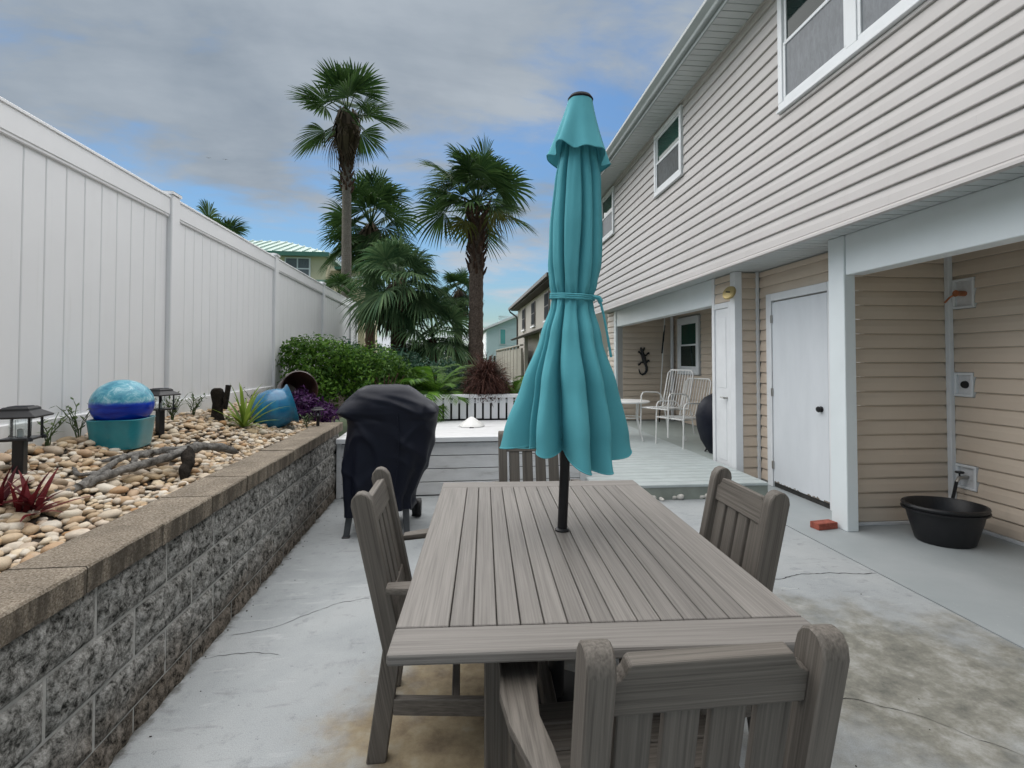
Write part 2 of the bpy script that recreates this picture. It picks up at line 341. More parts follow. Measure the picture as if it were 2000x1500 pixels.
MAT['bark_red'] = barkm('fibrous_red_bark', (0.03, 0.02, 0.016), (0.13, 0.078, 0.055), 5)
MAT['bark_mix'] = barkm('mottled_palm_bark', (0.045, 0.032, 0.026), (0.20, 0.155, 0.125), 9)
MAT['drift'] = barkm('weathered_driftwood', (0.05, 0.046, 0.042), (0.30, 0.285, 0.265), 8)
MAT['charred'] = barkm('charred_stump', (0.008, 0.007, 0.006), (0.04, 0.032, 0.026), 9)
def ballm():
    t = NT('marbled_glass_ball'); sp = t.n('ShaderNodeSeparateXYZ'); t.l(t.tc.outputs['Object'], sp.inputs[0])
    n = t.noise(t.coord(jitter=False), 14, 5, 0.65, 0.4); z = t.math('ADD', sp.outputs[2], t.math('MULTIPLY', t.math('SUBTRACT', n, 0.5), 0.035))
    top = t.ramp(t.noise(t.coord(jitter=False), 20, 6, 0.7, 0.6), [(0.3, (0.02, 0.16, 0.28)), (0.5, (0.09, 0.34, 0.44)), (0.68, (0.42, 0.62, 0.68))])
    low = t.ramp(t.noise(t.coord((1, 1, 5), jitter=False), 9, 4), [(0.3, (0.001, 0.012, 0.24)), (0.7, (0.002, 0.045, 0.50))])
    c = t.mix(t.maprange(z, 0.0, 0.03), low, top)
    t.b.inputs['Coat Weight'].default_value = 0.15; t.b.inputs['Coat Roughness'].default_value = 0.15
    return t.done(c, 0.32, spec=0.35)
MAT['ball'] = ballm()
def glaze(name, lo, hi, sc_=5):
    t = NT(name); n = t.noise(t.coord((1, 1, 0.5), jitter=False), sc_, 6, 0.65, 0.5); c = t.ramp(n, [(0.3, lo), (0.7, hi)])
    t.bump(t.noise(t.coord(jitter=False), 18, 3), 0.06, 0.01)
    t.b.inputs['Coat Weight'].default_value = 0.5; t.b.inputs['Coat Roughness'].default_value = 0.12; return t.done(c, 0.3)
MAT['teal_glaze'] = glaze('teal_glaze', (0.008, 0.15, 0.20), (0.02, 0.26, 0.31))
MAT['blue_glaze'] = glaze('blue_glaze', (0.004, 0.09, 0.22), (0.012, 0.22, 0.40))
MAT['clay'] = glaze('dark_clay', (0.022, 0.012, 0.010), (0.058, 0.030, 0.024))
MAT['deck'] = plain('pale_green_deck_paint', (0.43, 0.475, 0.475), 0.55, 0.1, 5, bump=0.1, bscale=50)
MAT['deck_side'] = plain('dull_green_fascia', (0.24, 0.265, 0.235), 0.6, 0.15, 5)
MAT['slab_green'] = plain('grey_green_slab', (0.33, 0.37, 0.355), 0.6, 0.08, 2)
MAT['yellow_wall'] = plain('yellow_stucco', (0.58, 0.52, 0.36), 0.85, 0.06, 1, bump=0.2, bscale=20)
MAT['green_roof'] = plain('green_metal_roof', (0.24, 0.36, 0.31), 0.4, 0.1, 1)
MAT['green_trim'] = plain('green_trim', (0.06, 0.17, 0.13), 0.45, 0.1, 3)
MAT['taupe_wall'] = plain('taupe_siding', (0.36, 0.335, 0.29), 0.7, 0.08, 0.8)
MAT['taupe_dark'] = plain('taupe_fence_board', (0.29, 0.27, 0.225), 0.8, 0.12, 1.5)
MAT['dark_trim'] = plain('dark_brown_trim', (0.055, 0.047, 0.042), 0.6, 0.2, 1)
MAT['shingle'] = plain('brown_shingles', (0.085, 0.075, 0.068), 0.9, 0.25, 6, bump=0.5, bscale=15)
MAT['aqua_wall'] = plain('pale_aqua_siding', (0.50, 0.63, 0.64), 0.7, 0.05, 0.5)
MAT['aqua_glass'] = plain('aqua_shutter', (0.10, 0.36, 0.35), 0.4, 0.1, 1)
MAT['crack'] = plain('dark_crack', (0.03, 0.03, 0.03), 0.95, 0.2, 20)  # dark tone of the crack ribbons
MAT['gap'] = plain('dark_joint_filler', (0.035, 0.035, 0.033), 0.95, 0.3, 12)
MAT['ceil'] = plain('porch_ceiling', (0.45, 0.45, 0.44), 0.7, 0.05, 2)
MAT['interior'] = plain('plaster', (0.4, 0.39, 0.37), 0.9, 0.05, 2)

# ------------------------------------------------------------------ mesh helpers
class MB:
    def __init__(s): s.v = []; s.f = []
    def add(s, vs, fs):
        o = len(s.v); s.v += [tuple(v) for v in vs]; s.f += [tuple(i + o for i in f) for f in fs]; return s
    def box(s, x0, x1, y0, y1, z0, z1, M=None):
        vs = [Vector(p) for p in ((x0, y0, z0), (x1, y0, z0), (x1, y1, z0), (x0, y1, z0), (x0, y0, z1), (x1, y0, z1), (x1, y1, z1), (x0, y1, z1))]
        if M is not None: vs = [M @ p for p in vs]
        return s.add(vs, [(0, 3, 2, 1), (4, 5, 6, 7), (0, 1, 5, 4), (1, 2, 6, 5), (2, 3, 7, 6), (3, 0, 4, 7)])
    def prism(s, poly, axis, a, b):
        """poly: list of 2-D points in the two other axes (cyclic order), extruded along axis from a to b"""
        n = len(poly)
        def p(q, t): l = list(q); l.insert(axis, t); return tuple(l)
        vs = [p(q, a) for q in poly] + [p(q, b) for q in poly]
        fs = [tuple(range(n))[::-1], tuple(range(n, 2 * n))] + [(i, (i + 1) % n, n + (i + 1) % n, n + i) for i in range(n)]
        return s.add(vs, fs)
    def tube(s, pts, rad, n=8, cap=True, closed=False):
        pts = [Vector(p) for p in pts]; m = len(pts)
        if not hasattr(rad, '__len__'): rad = [rad] * m
        vs = []; prev = None
        for i, p in enumerate(pts):
            a = pts[(i - 1) % m] if (closed or i > 0) else p; b = pts[(i + 1) % m] if (closed or i < m - 1) else p
            t = (b - a).normalized()
            if prev is None:
                u = t.cross(Vector((0, 0, 1)));
                if u.length < 1e-3: u = t.cross(Vector((1, 0, 0)))
            else: u = prev - t * prev.dot(t)
            u.normalize(); prev = u; q = t.cross(u)
            for k in range(n):
                an = 2 * math.pi * k / n; vs.append(p + (u * math.cos(an) + q * math.sin(an)) * rad[i])
        fs = []
        for i in range(m if closed else m - 1):
            j = (i + 1) % m
            fs += [(i * n + k, i * n + (k + 1) % n, j * n + (k + 1) % n, j * n + k) for k in range(n)]
        if cap and not closed: fs += [tuple(range(n))[::-1], tuple((m - 1) * n + k for k in range(n))]
        return s.add(vs, fs)
    def lathe(s, prof, n=24, c=(0, 0, 0), M=None, fr=None, cap=True):
        vs = []
        for r, z in prof:
            for k in range(n):
                a = 2 * math.pi * k / n; rr = r * (fr(a, z) if fr else 1); p = Vector((c[0] + rr * math.cos(a), c[1] + rr * math.sin(a), c[2] + z))
                vs.append(M @ p if M is not None else p)
        m = len(prof); fs = []
        for i in range(m - 1): fs += [(i * n + k, i * n + (k + 1) % n, (i + 1) * n + (k + 1) % n, (i + 1) * n + k) for k in range(n)]
        if cap: fs += [tuple(range(n))[::-1], tuple((m - 1) * n + k for k in range(n))]
        return s.add(vs, fs)
    def mesh(s, name, mat, smooth=False, bevel=0.0, segs=1, angle=40, recalc=True):
        me = bpy.data.meshes.new(name); me.from_pydata(s.v, [], s.f)
        if bevel or recalc:
            bm = bmesh.new(); bm.from_mesh(me)
            if bevel:
                ed = [e_ for e_ in bm.edges if len(e_.link_faces) == 2 and e_.calc_face_angle() > R(30)]
                bmesh.ops.bevel(bm, geom=ed, offset=bevel, segments=segs, affect='EDGES', profile=0.5, clamp_overlap=True)
            if recalc: bmesh.ops.recalc_face_normals(bm, faces=bm.faces)
            bm.to_mesh(me); bm.free()
        if smooth:
            me.polygons.foreach_set('use_smooth', [True] * len(me.polygons)); me.set_sharp_from_angle(angle=R(angle))
        me.materials.append(MAT[mat]); return me
    def build(s, name, mat, parent=None, **k):
        return link(name, s.mesh(name, mat, **k), parent)
def link(name, me, parent=None, M=None, loc=None):
    o = bpy.data.objects.new(name, me); C.objects.link(o)
    if parent: o.parent = parent
    if M is not None: o.matrix_local = M
    if loc is not None: o.location = loc
    return o
def tag(o, label=None, cat=None, group=None, kind=None):
    if label: o['label'] = label
    if cat: o['category'] = cat
    if group: o['group'] = group
    if kind: o['kind'] = kind
    return o
def thing(name, label, cat, loc=(0, 0, 0), rz=0.0, group=None):
    o = bpy.data.objects.new(name, None); C.objects.link(o); o.location = loc; o.rotation_euler = (0, 0, rz); o.empty_display_size = 0.1
    return tag(o, label, cat, group)
def copy_tree(o, parent=None):
    c = o.copy(); C.objects.link(c); c.parent = parent
    for ch in o.children: copy_tree(ch, c)
    return c
def npmesh(name, v, f, mat, smooth=False):
    v = np.asarray(v, np.float32); f = np.asarray(f, np.int32); k = f.shape[1]
    me = bpy.data.meshes.new(name); me.vertices.add(len(v)); me.vertices.foreach_set('co', v.ravel())
    me.loops.add(f.size); me.loops.foreach_set('vertex_index', f.ravel()); me.polygons.add(len(f))
    me.polygons.foreach_set('loop_start', np.arange(0, f.size, k, dtype=np.int32)); me.polygons.foreach_set('loop_total', np.full(len(f), k, np.int32))
    if smooth: me.polygons.foreach_set('use_smooth', np.ones(len(f), bool))
    me.update(calc_edges=True); me.validate(); me.materials.append(MAT[mat]); return me
def fbm(p, s=1.0, o=4): return noise.fractal(Vector(p) * s, 1.0, 2.0, o)
def sstep(a, b, x):
    t = min(1, max(0, (x - a) / (b - a))); return t * t * (3 - 2 * t)

# the house stands at a slight angle to the block wall: house-frame coordinates turn about the origin by HR
HR = R(1.64)
def hw(x, y, z=0.0): return Vector((x * math.cos(HR) + y * math.sin(HR), -x * math.sin(HR) + y * math.cos(HR), z))

# ------------------------------------------------------------------ ground and slabs
g = MB(); g.add([(-900, -900, -0.09), (900, -900, -0.09), (900, 900, -0.09), (-900, 900, -0.09)], [(0, 1, 2, 3)])
tag(g.build('ground', 'grass', recalc=False), kind='structure')
# joint trench, then the two slabs with an 11 mm gap between them
g = MB(); a, b = hw(2.70, -4), hw(2.90, 6.3); cc, d = hw(2.90, -4), hw(2.70, 6.3)
g.add([(a.x, a.y, -0.03), (cc.x, cc.y, -0.03), (b.x, b.y, -0.03), (d.x, d.y, -0.03)], [(0, 1, 2, 3)])
tag(g.build('slab_joint', 'gap', recalc=False), kind='structure')
def slab(name, pts, z0, z1, mat):
    m = MB(); n = len(pts); m.add([(p[0], p[1], z0) for p in pts] + [(p[0], p[1], z1) for p in pts],
        [tuple(range(n, 2 * n))] + [(i, (i + 1) % n, n + (i + 1) % n, n + i) for i in range(n)])
    return tag(m.build(name, mat, recalc=False), kind='structure')
p1, p2 = hw(2.779, -4), hw(2.779, 6.0)
patio = slab('patio', [(-1.30, -4), (p1.x, p1.y), (p2.x, p2.y), (-1.30, 6.0)], -0.08, 0.0, 'concrete')
q = [hw(2.795, -4), hw(4.6, -4), hw(4.6, 6.0), hw(2.795, 6.0)]
slab('house_apron', [(p.x, p.y) for p in q], -0.08, 0.0, 'apron')
def crack(pts, wid, seed):
    r = random.Random(seed); m = MB(); L = []
    for (x0, y0), (x1, y1) in zip(pts[:-1], pts[1:]):
        n = max(2, int(math.hypot(x1 - x0, y1 - y0) / 0.022))
        for i in range(n):
            t = i / n; L.append((x0 + (x1 - x0) * t, y0 + (y1 - y0) * t))
    L.append(pts[-1]); vs = []; jx = jy = 0
    for i, (x, y) in enumerate(L):
        jx += r.uniform(-.006, .006) - jx * .25; jy += r.uniform(-.008, .008) - jy * .25; ww = wid * r.uniform(0.4, 1.2)
        vs += [(x + jx, y + jy - ww, 0.0012), (x + jx, y + jy + ww, 0.0012)]
    m.add(vs, [(2 * i, 2 * i + 2, 2 * i + 3, 2 * i + 1) for i in range(len(L) - 1)])
    m.build('crack', 'crack', patio, recalc=False)
crack([(1.93, 3.12), (2.15, 3.13), (2.35, 3.17), (2.60, 3.16), (2.86, 3.13)], 0.0045, 1)
crack([(-1.16, 2.82), (-0.98, 2.87), (-0.82, 3.0), (-0.68, 3.12), (-0.5, 3.16)], 0.0022, 2)
crack([(-1.2, 2.62), (-1.0, 2.65), (-0.85, 2.62)], 0.0016, 3)
crack([(1.55, 2.02), (1.7, 2.0), (1.9, 1.86), (2.1, 1.6)], 0.002, 4)

# ------------------------------------------------------------------ planting bed behind the block wall
def bed_z(x, y):
    base = 0.735 + 0.215 * sstep(-1.5, -2.3, x) + 0.02 * fbm((x, y, 0.3), 2.0, 3)
    return base
NX, NY = 14, 90
vs = []; fs = []
for j in range(NY + 1):
    for i in range(NX + 1):
        x = -2.75 + (1.36) * i / NX; y = -1.5 + 15.5 * j / NY; vs.append((x, y, bed_z(x, y)))
for j in range(NY):
    for i in range(NX):
        k = j * (NX + 1) + i; fs.append((k, k + 1, k + NX + 2, k + NX + 1))
bed = tag(link('garden_bed', npmesh('garden_bed', vs, fs, 'soil', True)), kind='structure')
vs = []; fs = []; NX2, NY2 = 24, 40
for j in range(NY2 + 1):
    for i in range(NX2 + 1):
        x = -1.40 + 2.87 * i / NX2; y = 7.0 + 12 * j / NY2; vs.append((x, y, 0.72 + 0.05 * fbm((x, y, 0), 1.5, 3)))
for j in range(NY2):
    for i in range(NX2):
        k = j * (NX2 + 1) + i; fs.append((k, k + 1, k + NX2 + 2, k + NX2 + 1))
tag(link('rear_bed', npmesh('rear_bed', vs, fs, 'soil', True)), kind='structure')

# pebbles
def ico(sub):
    bm = bmesh.new(); bmesh.ops.create_icosphere(bm, subdivisions=sub, radius=1.0)
    v = np.array([p.co[:] for p in bm.verts]); f = np.array([[q.index for q in p.verts] for p in bm.faces]); bm.free(); return v, f
iv, if_ = ico(2); iv1, if1 = ico(1)
prng = np.random.RandomState(5)
def pebble_shape(v, seed):
    r = np.random.RandomState(seed); o = r.uniform(0, 50, 3)
    k = np.array([1 + 0.34 * noise.noise(Vector(p * 1.0 + o)) + 0.13 * noise.noise(Vector(p * 2.2 + o)) for p in v]); return v * k[:, None]
shapes = [pebble_shape(iv, i) for i in range(10)]; shapes1 = [pebble_shape(iv1, i) for i in range(8)]
peb_mesh = [npmesh('pebble', s * np.array([0.5, 0.38, 0.24]), if_, 'pebble', True) for s in shapes]
spots = []
for layer, (pitch, dz) in enumerate(((0.041, 0.006), (0.062, 0.020))):
    y = 0.9
    while y < 6.6:
        x = -2.36
        while x < -1.47:
            xx = x + prng.uniform(-.45, .45) * pitch; yy = y + prng.uniform(-.45, .45) * pitch
            if -2.37 < xx < -1.455 and not (layer == 1 and prng.rand() < 0.25):
                s = float(np.clip(prng.lognormal(math.log(0.047), 0.34), 0.026, 0.095)) * (1.0 if layer == 0 else 1.05)
                spots.append((yy, xx, s, dz))
            x += pitch
        y += pitch
ctr = (0, 0)
def inview(x, y): return math.atan2(-x, y) < R(39)
vis = sorted([s for s in spots if inview(s[1], s[0]) and s[3] > 0.01], key=lambda s: s[0] - 25 * s[2])
near = set(vis[:300]); V = []; F = []; off = 0
for s in spots:
    yy, xx, size, dz = s; z = bed_z(xx, yy) + dz + size * 0.05
    rx, ry, rz = prng.uniform(-.35, .35), prng.uniform(-.35, .35), prng.uniform(0, 6.28)
    if s in near:
        o = link('pebble', peb_mesh[prng.randint(10)], bed); o.location = (xx, yy, z); o.rotation_euler = (rx, ry, rz); o.scale = (size, size, size)
    else:
        Mx = Matrix.Translation((xx, yy, z)) @ Matrix.Rotation(rz, 4, 'Z') @ Matrix.Rotation(rx, 4, 'X')
        A = np.array(Mx)
        far = yy > 3.6
        sh = (shapes1[prng.randint(8)] if far else shapes[prng.randint(10)]) * np.array([0.5, 0.38, 0.24]) * size
        V.append(sh @ A[:3, :3].T + A[:3, 3]); F.append((if1 if far else if_) + off); off += len(sh)
tag(link('pebbles', npmesh('pebbles', np.vstack(V), np.vstack(F), 'pebble', True), bed), kind='stuff')

# ------------------------------------------------------------------ block retaining wall
wall = thing('retaining_wall', 'low grey split-face block wall with brown cap holding the pebble bed', 'wall', (-1.235, 0, 0))
WY0, WY1 = -0.9, 5.62
m = MB(); m.box(-0.20, 0.0005, WY0 + .01, WY1 - 0.012, -0.07, 0.672); m.build('mortar', 'mortar', wall)
def block_mesh(L, Hh, seed, dense):
    nx, nz = (26, 14) if dense else (14, 8); r = random.Random(seed); o = Vector((r.uniform(0, 90), r.uniform(0, 90), 0)); vs = []; fs = []
    for j in range(nz + 1):
        for i in range(nx + 1):
            y = L * i / nx; z = Hh * j / nz; ed = min(1, min(i, nx - i) / 2.0, min(j, nz - j) / 1.6)
            d = 0.013 + 0.013 * noise.noise(Vector((y * 16, z * 16, 0)) + o) + 0.009 * noise.noise(Vector((y * 42, z * 42, 3)) + o)
            vs.append((d * ed + 0.002, y, z))
    n0 = len(vs)
    for j in range(nz):
        for i in range(nx):
            k = j * (nx + 1) + i; fs.append((k, k + 1, k + nx + 2, k + nx + 1))
    rim = [i for i in range(nx + 1)] + [(j) * (nx + 1) + nx for j in range(1, nz + 1)] + [nz * (nx + 1) + i for i in range(nx - 1, -1, -1)] + [j * (nx + 1) for j in range(nz - 1, 0, -1)]
    back = [(-0.15, vs[k][1], vs[k][2]) for k in rim]; vs += back; mm = len(rim)
    for a in range(mm): fs.append((rim[a], n0 + a, n0 + (a + 1) % mm, rim[(a + 1) % mm]))
    b_ = MB(); b_.add(vs, fs); return b_
BL = 0.435; crs = [(-0.10, 0.092), (0.10, 0.186), (0.294, 0.186), (0.488, 0.186)]
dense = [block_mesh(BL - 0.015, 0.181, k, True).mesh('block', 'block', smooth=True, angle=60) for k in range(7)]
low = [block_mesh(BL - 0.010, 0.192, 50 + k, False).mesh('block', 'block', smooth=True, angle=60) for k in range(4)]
for ci, (z0, hh) in enumerate(crs):
    y = WY0 - (BL / 2 if ci % 2 else 0) ; k = 0
    while y < WY1 - 0.02:
        a, b_ = max(y, WY0), min(y + BL, WY1)
        if b_ - a > 0.05:
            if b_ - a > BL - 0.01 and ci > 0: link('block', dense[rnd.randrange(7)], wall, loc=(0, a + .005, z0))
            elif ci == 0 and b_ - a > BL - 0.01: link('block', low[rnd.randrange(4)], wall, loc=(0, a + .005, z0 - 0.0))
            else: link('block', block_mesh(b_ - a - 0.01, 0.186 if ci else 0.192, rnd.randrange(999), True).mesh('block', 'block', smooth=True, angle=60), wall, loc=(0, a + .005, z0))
        y += BL
capm_ = []
for s in range(5):
    cb = MB(); nseg = 12
    # slightly chipped front arris
    r = random.Random(s); vs = []; fs = []
    for i in range(nseg + 1):
        y = (BL - 0.006) * i / nseg; ch = 0.004 + 0.006 * abs(noise.noise(Vector((y * 30, s * 7.7, 0)))) ; bl = 0.003 * noise.noise(Vector((y * 20, s * 3.3, 5)))
        vs += [(-0.215, y, 0.002), (0.028 + bl, y, 0.0), (0.030 + bl, y, 0.088 - ch), (0.030 - ch + bl, y, 0.090), (-0.213, y, 0.090), (-0.215, y, 0.086)]
    for i in range(nseg):
        for k in range(6): a_ = i * 6 + k; b2 = i * 6 + (k + 1) % 6; fs.append((a_, b2, b2 + 6, a_ + 6))
    fs += [(5, 4, 3, 2, 1, 0), tuple(nseg * 6 + k for k in range(6))]
    cb.add(vs, fs); capm_.append(cb.mesh('cap_block', 'cap', smooth=True, angle=25))
y = WY0 + (1.84 - WY0) % BL - BL; k = 0
while y < WY1 - 0.1:
    o = link('cap_block', capm_[k % 5], wall, loc=(rnd.uniform(-.003, .004), y, 0.674 + rnd.uniform(-.002, .002))); o.rotation_euler = (0, 0, rnd.uniform(-.006, .006)); y += BL; k += 1

# ------------------------------------------------------------------ white vinyl fence
fence = thing('vinyl_fence', 'tall white vinyl privacy fence rising behind the pebble bed', 'fence', (-2.35, 0, 0))
FT, FB = 2.83, 0.93
posts = [-0.42, 2.07, 4.56, 7.05, 9.54, 12.03, 12.75]
pm = MB(); pm.box(-0.127, 0.0, -0.0635, 0.0635, 0.5, FT + 0.015); postm = pm.mesh('post', 'vinyl', bevel=0.006)
cm_ = MB(); cm_.box(-0.137, 0.010, -0.0735, 0.0735, FT + 0.015, FT + 0.04); cm_.add([(-0.137, -0.0735, FT + .0402), (0.010, -0.0735, FT + .0402), (0.010, 0.0735, FT + .0402), (-0.137, 0.0735, FT + .0402), (-0.0635, 0, FT + 0.058)], [(0, 1, 4), (1, 2, 4), (2, 3, 4), (3, 0, 4)])
capme = cm_.mesh('post_cap', 'vinyl', bevel=0.002)
def board_mesh(Lw, z0, z1):
    b_ = MB(); b_.prism([(-0.075, 0.0), (-0.041, 0.0), (-0.037, 0.005), (-0.037, Lw - 0.005), (-0.041, Lw), (-0.075, Lw)], 2, z0, z1); return b_.mesh('board', 'vinyl')
board152 = board_mesh(0.1505, 1.10, 2.66)
for p in posts:
    link('post', postm, fence, loc=(0, p, 0)); link('post_cap', capme, fence, loc=(0, p, 0))
for a, b_ in zip(posts[:-1], posts[1:]):
    a += 0.0635; b_ -= 0.0635
    t = MB(); t.prism([(-0.105, 2.65), (-0.026, 2.65), (-0.020, 2.656), (-0.020, 2.668), (-0.014, 2.674), (-0.014, FT - 0.022), (-0.006, FT - 0.018), (-0.006, FT - 0.003), (-0.009, FT), (-0.118, FT), (-0.118, FT - 0.02), (-0.105, FT - 0.022)], 1, a, b_)
    t.build('top_rail', 'vinyl', fence)
    t = MB(); t.box(-0.105, -0.014, a, b_, FB - 0.1, FB + 0.175); t.build('bottom_rail', 'vinyl', fence, bevel=0.006)
    n = int((b_ - a) / 0.1525); st = (b_ - a) / n if n else 0
    for i in range(n):
        o = link('board', board152, fence, loc=(0, a + i * st + .001, 0)); o.scale = (1, st / 0.1525, 1)
# return of the fence at its far end
t = MB(); t.box(-1.9, -0.13, 12.71, 12.76, 0.9, FT - 0.02); t.build('return_panel', 'vinyl', fence)

# ------------------------------------------------------------------ the townhouse (house-frame coordinates, origin at its corner post)
HX, HY = 3.2, 4.0
house = thing('townhouse', 'two-storey townhouse with greige upper siding, tan lower siding and white trim', 'building', hw(HX, HY, 0), -HR)
def hp(name, mb, mat, parent=None, **k):
    """a part of the house, given in house-frame coordinates; a sub-part when parent is one of its parts"""
    o = mb.build(name, mat, parent or house, **k)
    if parent is None: o.location = (-HX, -HY, 0)
    return o
def hbox(name, mat, x0, x1, y0, y1, z0, z1, parent=None, bevel=0.004):
    return hp(name, MB().box(x0, x1, y0, y1, z0, z1), mat, parent, bevel=bevel)
EXPO = 0.127
def lap(parent, face, c, a, b, z0, z1, mat, openings=(), seg=3.66, seed=0):
    """lap siding, one object for each length of board. face '-x': boards run along y on plane x=c; '-y': along x on plane y=c"""
    r = random.Random(seed); k = 0; z = z0
    prof = [(0.003, 0.012), (0.004, 0.021), (0.010, 0.0235), (0.018, 0.0225), (0.070, 0.0185), (0.117, 0.0070), (0.120, 0.001), (0.127, 0.0005)]
    while z < z1 - 0.01:
        zt = min(z + EXPO, z1)
        iv_ = [(a, b, z, zt)]
        for (o0, o1, p0, p1) in openings:
            nx = []
            for (s, e_, q0, q1) in iv_:
                if o1 <= s or o0 >= e_ or p1 <= q0 or p0 >= q1: nx.append((s, e_, q0, q1)); continue
                if o0 > s: nx.append((s, o0, q0, q1))
                if o1 < e_: nx.append((o1, e_, q0, q1))
                if q0 < p0 - 0.004: nx.append((max(s, o0), min(e_, o1), q0, p0))
                if q1 > p1 + 0.004: nx.append((max(s, o0), min(e_, o1), p1, q1))
            iv_ = nx
        for (s, e_, q0, q1) in iv_:
            cuts = [s]
            if e_ - s > seg:
                t = s + r.uniform(0.8, seg)
                while t < e_ - 0.5: cuts.append(t); t += seg
            cuts.append(e_)
            for i, (u0, u1) in enumerate(zip(cuts[:-1], cuts[1:])):
                pts = []
                lo, hi = q0 - z, q1 - z
                def dep(t):
                    for (za, da), (zb, db) in zip(prof[:-1], prof[1:]):
                        if za <= t <= zb: return da + (db - da) * (t - za) / (zb - za)
                    return prof[-1][1] if t > 0.1 else prof[0][1]
                hs = ([lo] if lo > 0.003 else []) + [p[0] for p in prof if lo < p[0] < hi] + [hi]
                d0 = 0.0008 if i % 2 else 0.0
                pts = [(dep(t) + d0, z + t) for t in hs]
                poly = [(0.0, q1)] + [(0.0, q0 + (0.003 if lo < 0.003 else 0))] + pts
                m_ = MB()
                if face == '-x': m_.prism([(c - d, zz) for d, zz in poly], 1, u0, u1 - (0.0012 if u1 < e_ else 0))
                else: m_.prism([(c - d, zz) for d, zz in poly], 0, u0, u1)
                hp('siding_board', m_, mat, parent)
        z += EXPO; k += 1
YN, YF = -3.0, 11.3
# upper storey
up = hbox('upper_wall', 'interior', 2.83, 8.0, YN, YF, 2.54, 4.90)
W = [(2.50, 4.27, 3.66, 4.86), (6.30, 7.30, 3.86, 4.84), (9.40, 10.35, 3.86, 4.84), (-1.5, 0.3, 3.66, 4.86)]
lap(up, '-x', 2.83, YN, YF, 2.485, 4.85, 'siding_up', [(a + .001, b - .001, c, d) for a, b, c, d in W], seed=3)
hp('base_trim', MB().prism([(2.79, 2.452), (2.835, 2.452), (2.835, 2.486), (2.802, 2.486), (2.796, 2.478), (2.79, 2.470)], 1, YN, YF), 'siding_up')
def window(y0, y1, z0, z1, panes, xf=2.785, split=None, xp=None, cas=0.062, tone='white_paint'):
    xb = xf + 0.045
    w_ = MB(); w_.box(xf, xb, y0, y1, z0, z0 + cas); w_.box(xf, xb, y0, y1, z1 - cas, z1)
    w_.box(xf, xb, y0, y0 + cas, z0 + cas, z1 - cas); w_.box(xf, xb, y1 - cas, y1, z0 + cas, z1 - cas)
    o = hp('window', w_, tone, bevel=0.004)
    cols = split or [(y0 + cas, y1 - cas)]
    for ci, (a, b) in enumerate(cols):
        zm = (z0 + z1) / 2 + 0.0; sw = 0.032
        if ci: hp('mullion', MB().box(xf + .002, xb, cols[ci - 1][1], a, z0 + cas, z1 - cas), tone, o, bevel=0.003)
        for (q0, q1, dx, mt) in ((z0 + cas, zm + 0.018, 0.010, panes[0]), (zm - 0.018, z1 - cas, 0.022, panes[1])):
            f = MB(); x0, x1 = xf + dx, xf + dx + 0.02
            f.box(x0, x1, a, b, q0, q0 + sw); f.box(x0, x1, a, b, q1 - sw, q1); f.box(x0, x1, a, a + sw, q0 + sw, q1 - sw); f.box(x0, x1, b - sw, b, q0 + sw, q1 - sw)
            hp('sash', f, tone, o, bevel=0.003)
            hp('pane', MB().box(x0 + 0.010, x0 + 0.016, a + sw - .004, b - sw + .004, q0 + sw - .004, q1 - sw + .004), mt, o)
    hp('sill', MB().box(xf - 0.012, xb - 0.01, y0 - 0.01, y1 + 0.01, z0 - 0.022, z0 - 0.001), tone, o, bevel=0.003)
    return o
window(2.52, 4.25, 3.69, 4.83, ('screen', 'glass_dark'), split=[(2.582, 3.335), (3.435, 4.188)])
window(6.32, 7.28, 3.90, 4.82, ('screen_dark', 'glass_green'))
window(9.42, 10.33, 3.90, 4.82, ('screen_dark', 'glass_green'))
window(-1.48, 0.28, 3.69, 4.83, ('screen', 'glass_dark'), split=[(-1.418, -0.665), (-0.535, 0.218)])
# eave: soffit panels, frieze, fascia, gutter, roof
sf = hbox('eave_soffit', 'soffit', 2.46, 2.828, YN, YF, 4.875, 4.885, bevel=0)
def soffit_panel(x0, x1, y, wdt, z):
    m_ = MB(); g_ = wdt / 3; pts = []
    for i in range(3):
        q0 = y + i * g_; pts += [(q0, z), (q0 + g_ - 0.014, z), (q0 + g_ - 0.012, z + 0.009), (q0 + g_ - 0.002, z + 0.009)]
    pts += [(y + wdt - 0.001, z + 0.012), (y, z + 0.012)]
    return m_.prism(pts, 0, x0, x1)
sp_me = soffit_panel(2.46, 2.80, 0, 0.305, 4.858).mesh('soffit_panel', 'soffit')
y = YN
while y < YF - 0.2: link('soffit_panel', sp_me, sf, loc=(0, y, 0)); y += 0.305
hp('frieze_trim', MB().prism([(2.79, 4.845), (2.831, 4.845), (2.831, 4.874), (2.80, 4.874), (2.80, 4.86), (2.79, 4.86)], 1, YN, YF), 'siding_up')
hbox('fascia', 'gutter', 2.44, 2.458, YN, YF, 4.85, 5.04)
gp = [(2.438, 4.895), (2.405, 4.895), (2.395, 4.905), (2.385, 4.93), (2.352, 4.965), (2.335, 4.985), (2.335, 5.02), (2.342, 5.028), (2.352, 5.026), (2.352, 5.018), (2.343, 5.016), (2.343, 4.988), (2.36, 4.97), (2.392, 4.935), (2.402, 4.91), (2.41, 4.902), (2.438, 4.902)]
hp('gutter', MB().prism(gp, 1, YN, YF), 'gutter')
hp('roof', MB().prism([(2.39, 5.045), (6.6, 6.45), (10.8, 5.045), (10.8, 5.10), (6.6, 6.51), (2.38, 5.075)], 1, YN, YF + 0.25), 'shingle')
for ya in (YN + .01, YF - .01):
    hp('gable', MB().add([(2.84, ya, 4.9), (10.3, ya, 4.9), (6.6, ya, 6.4)], [(0, 1, 2)]), 'siding_up', recalc=False)
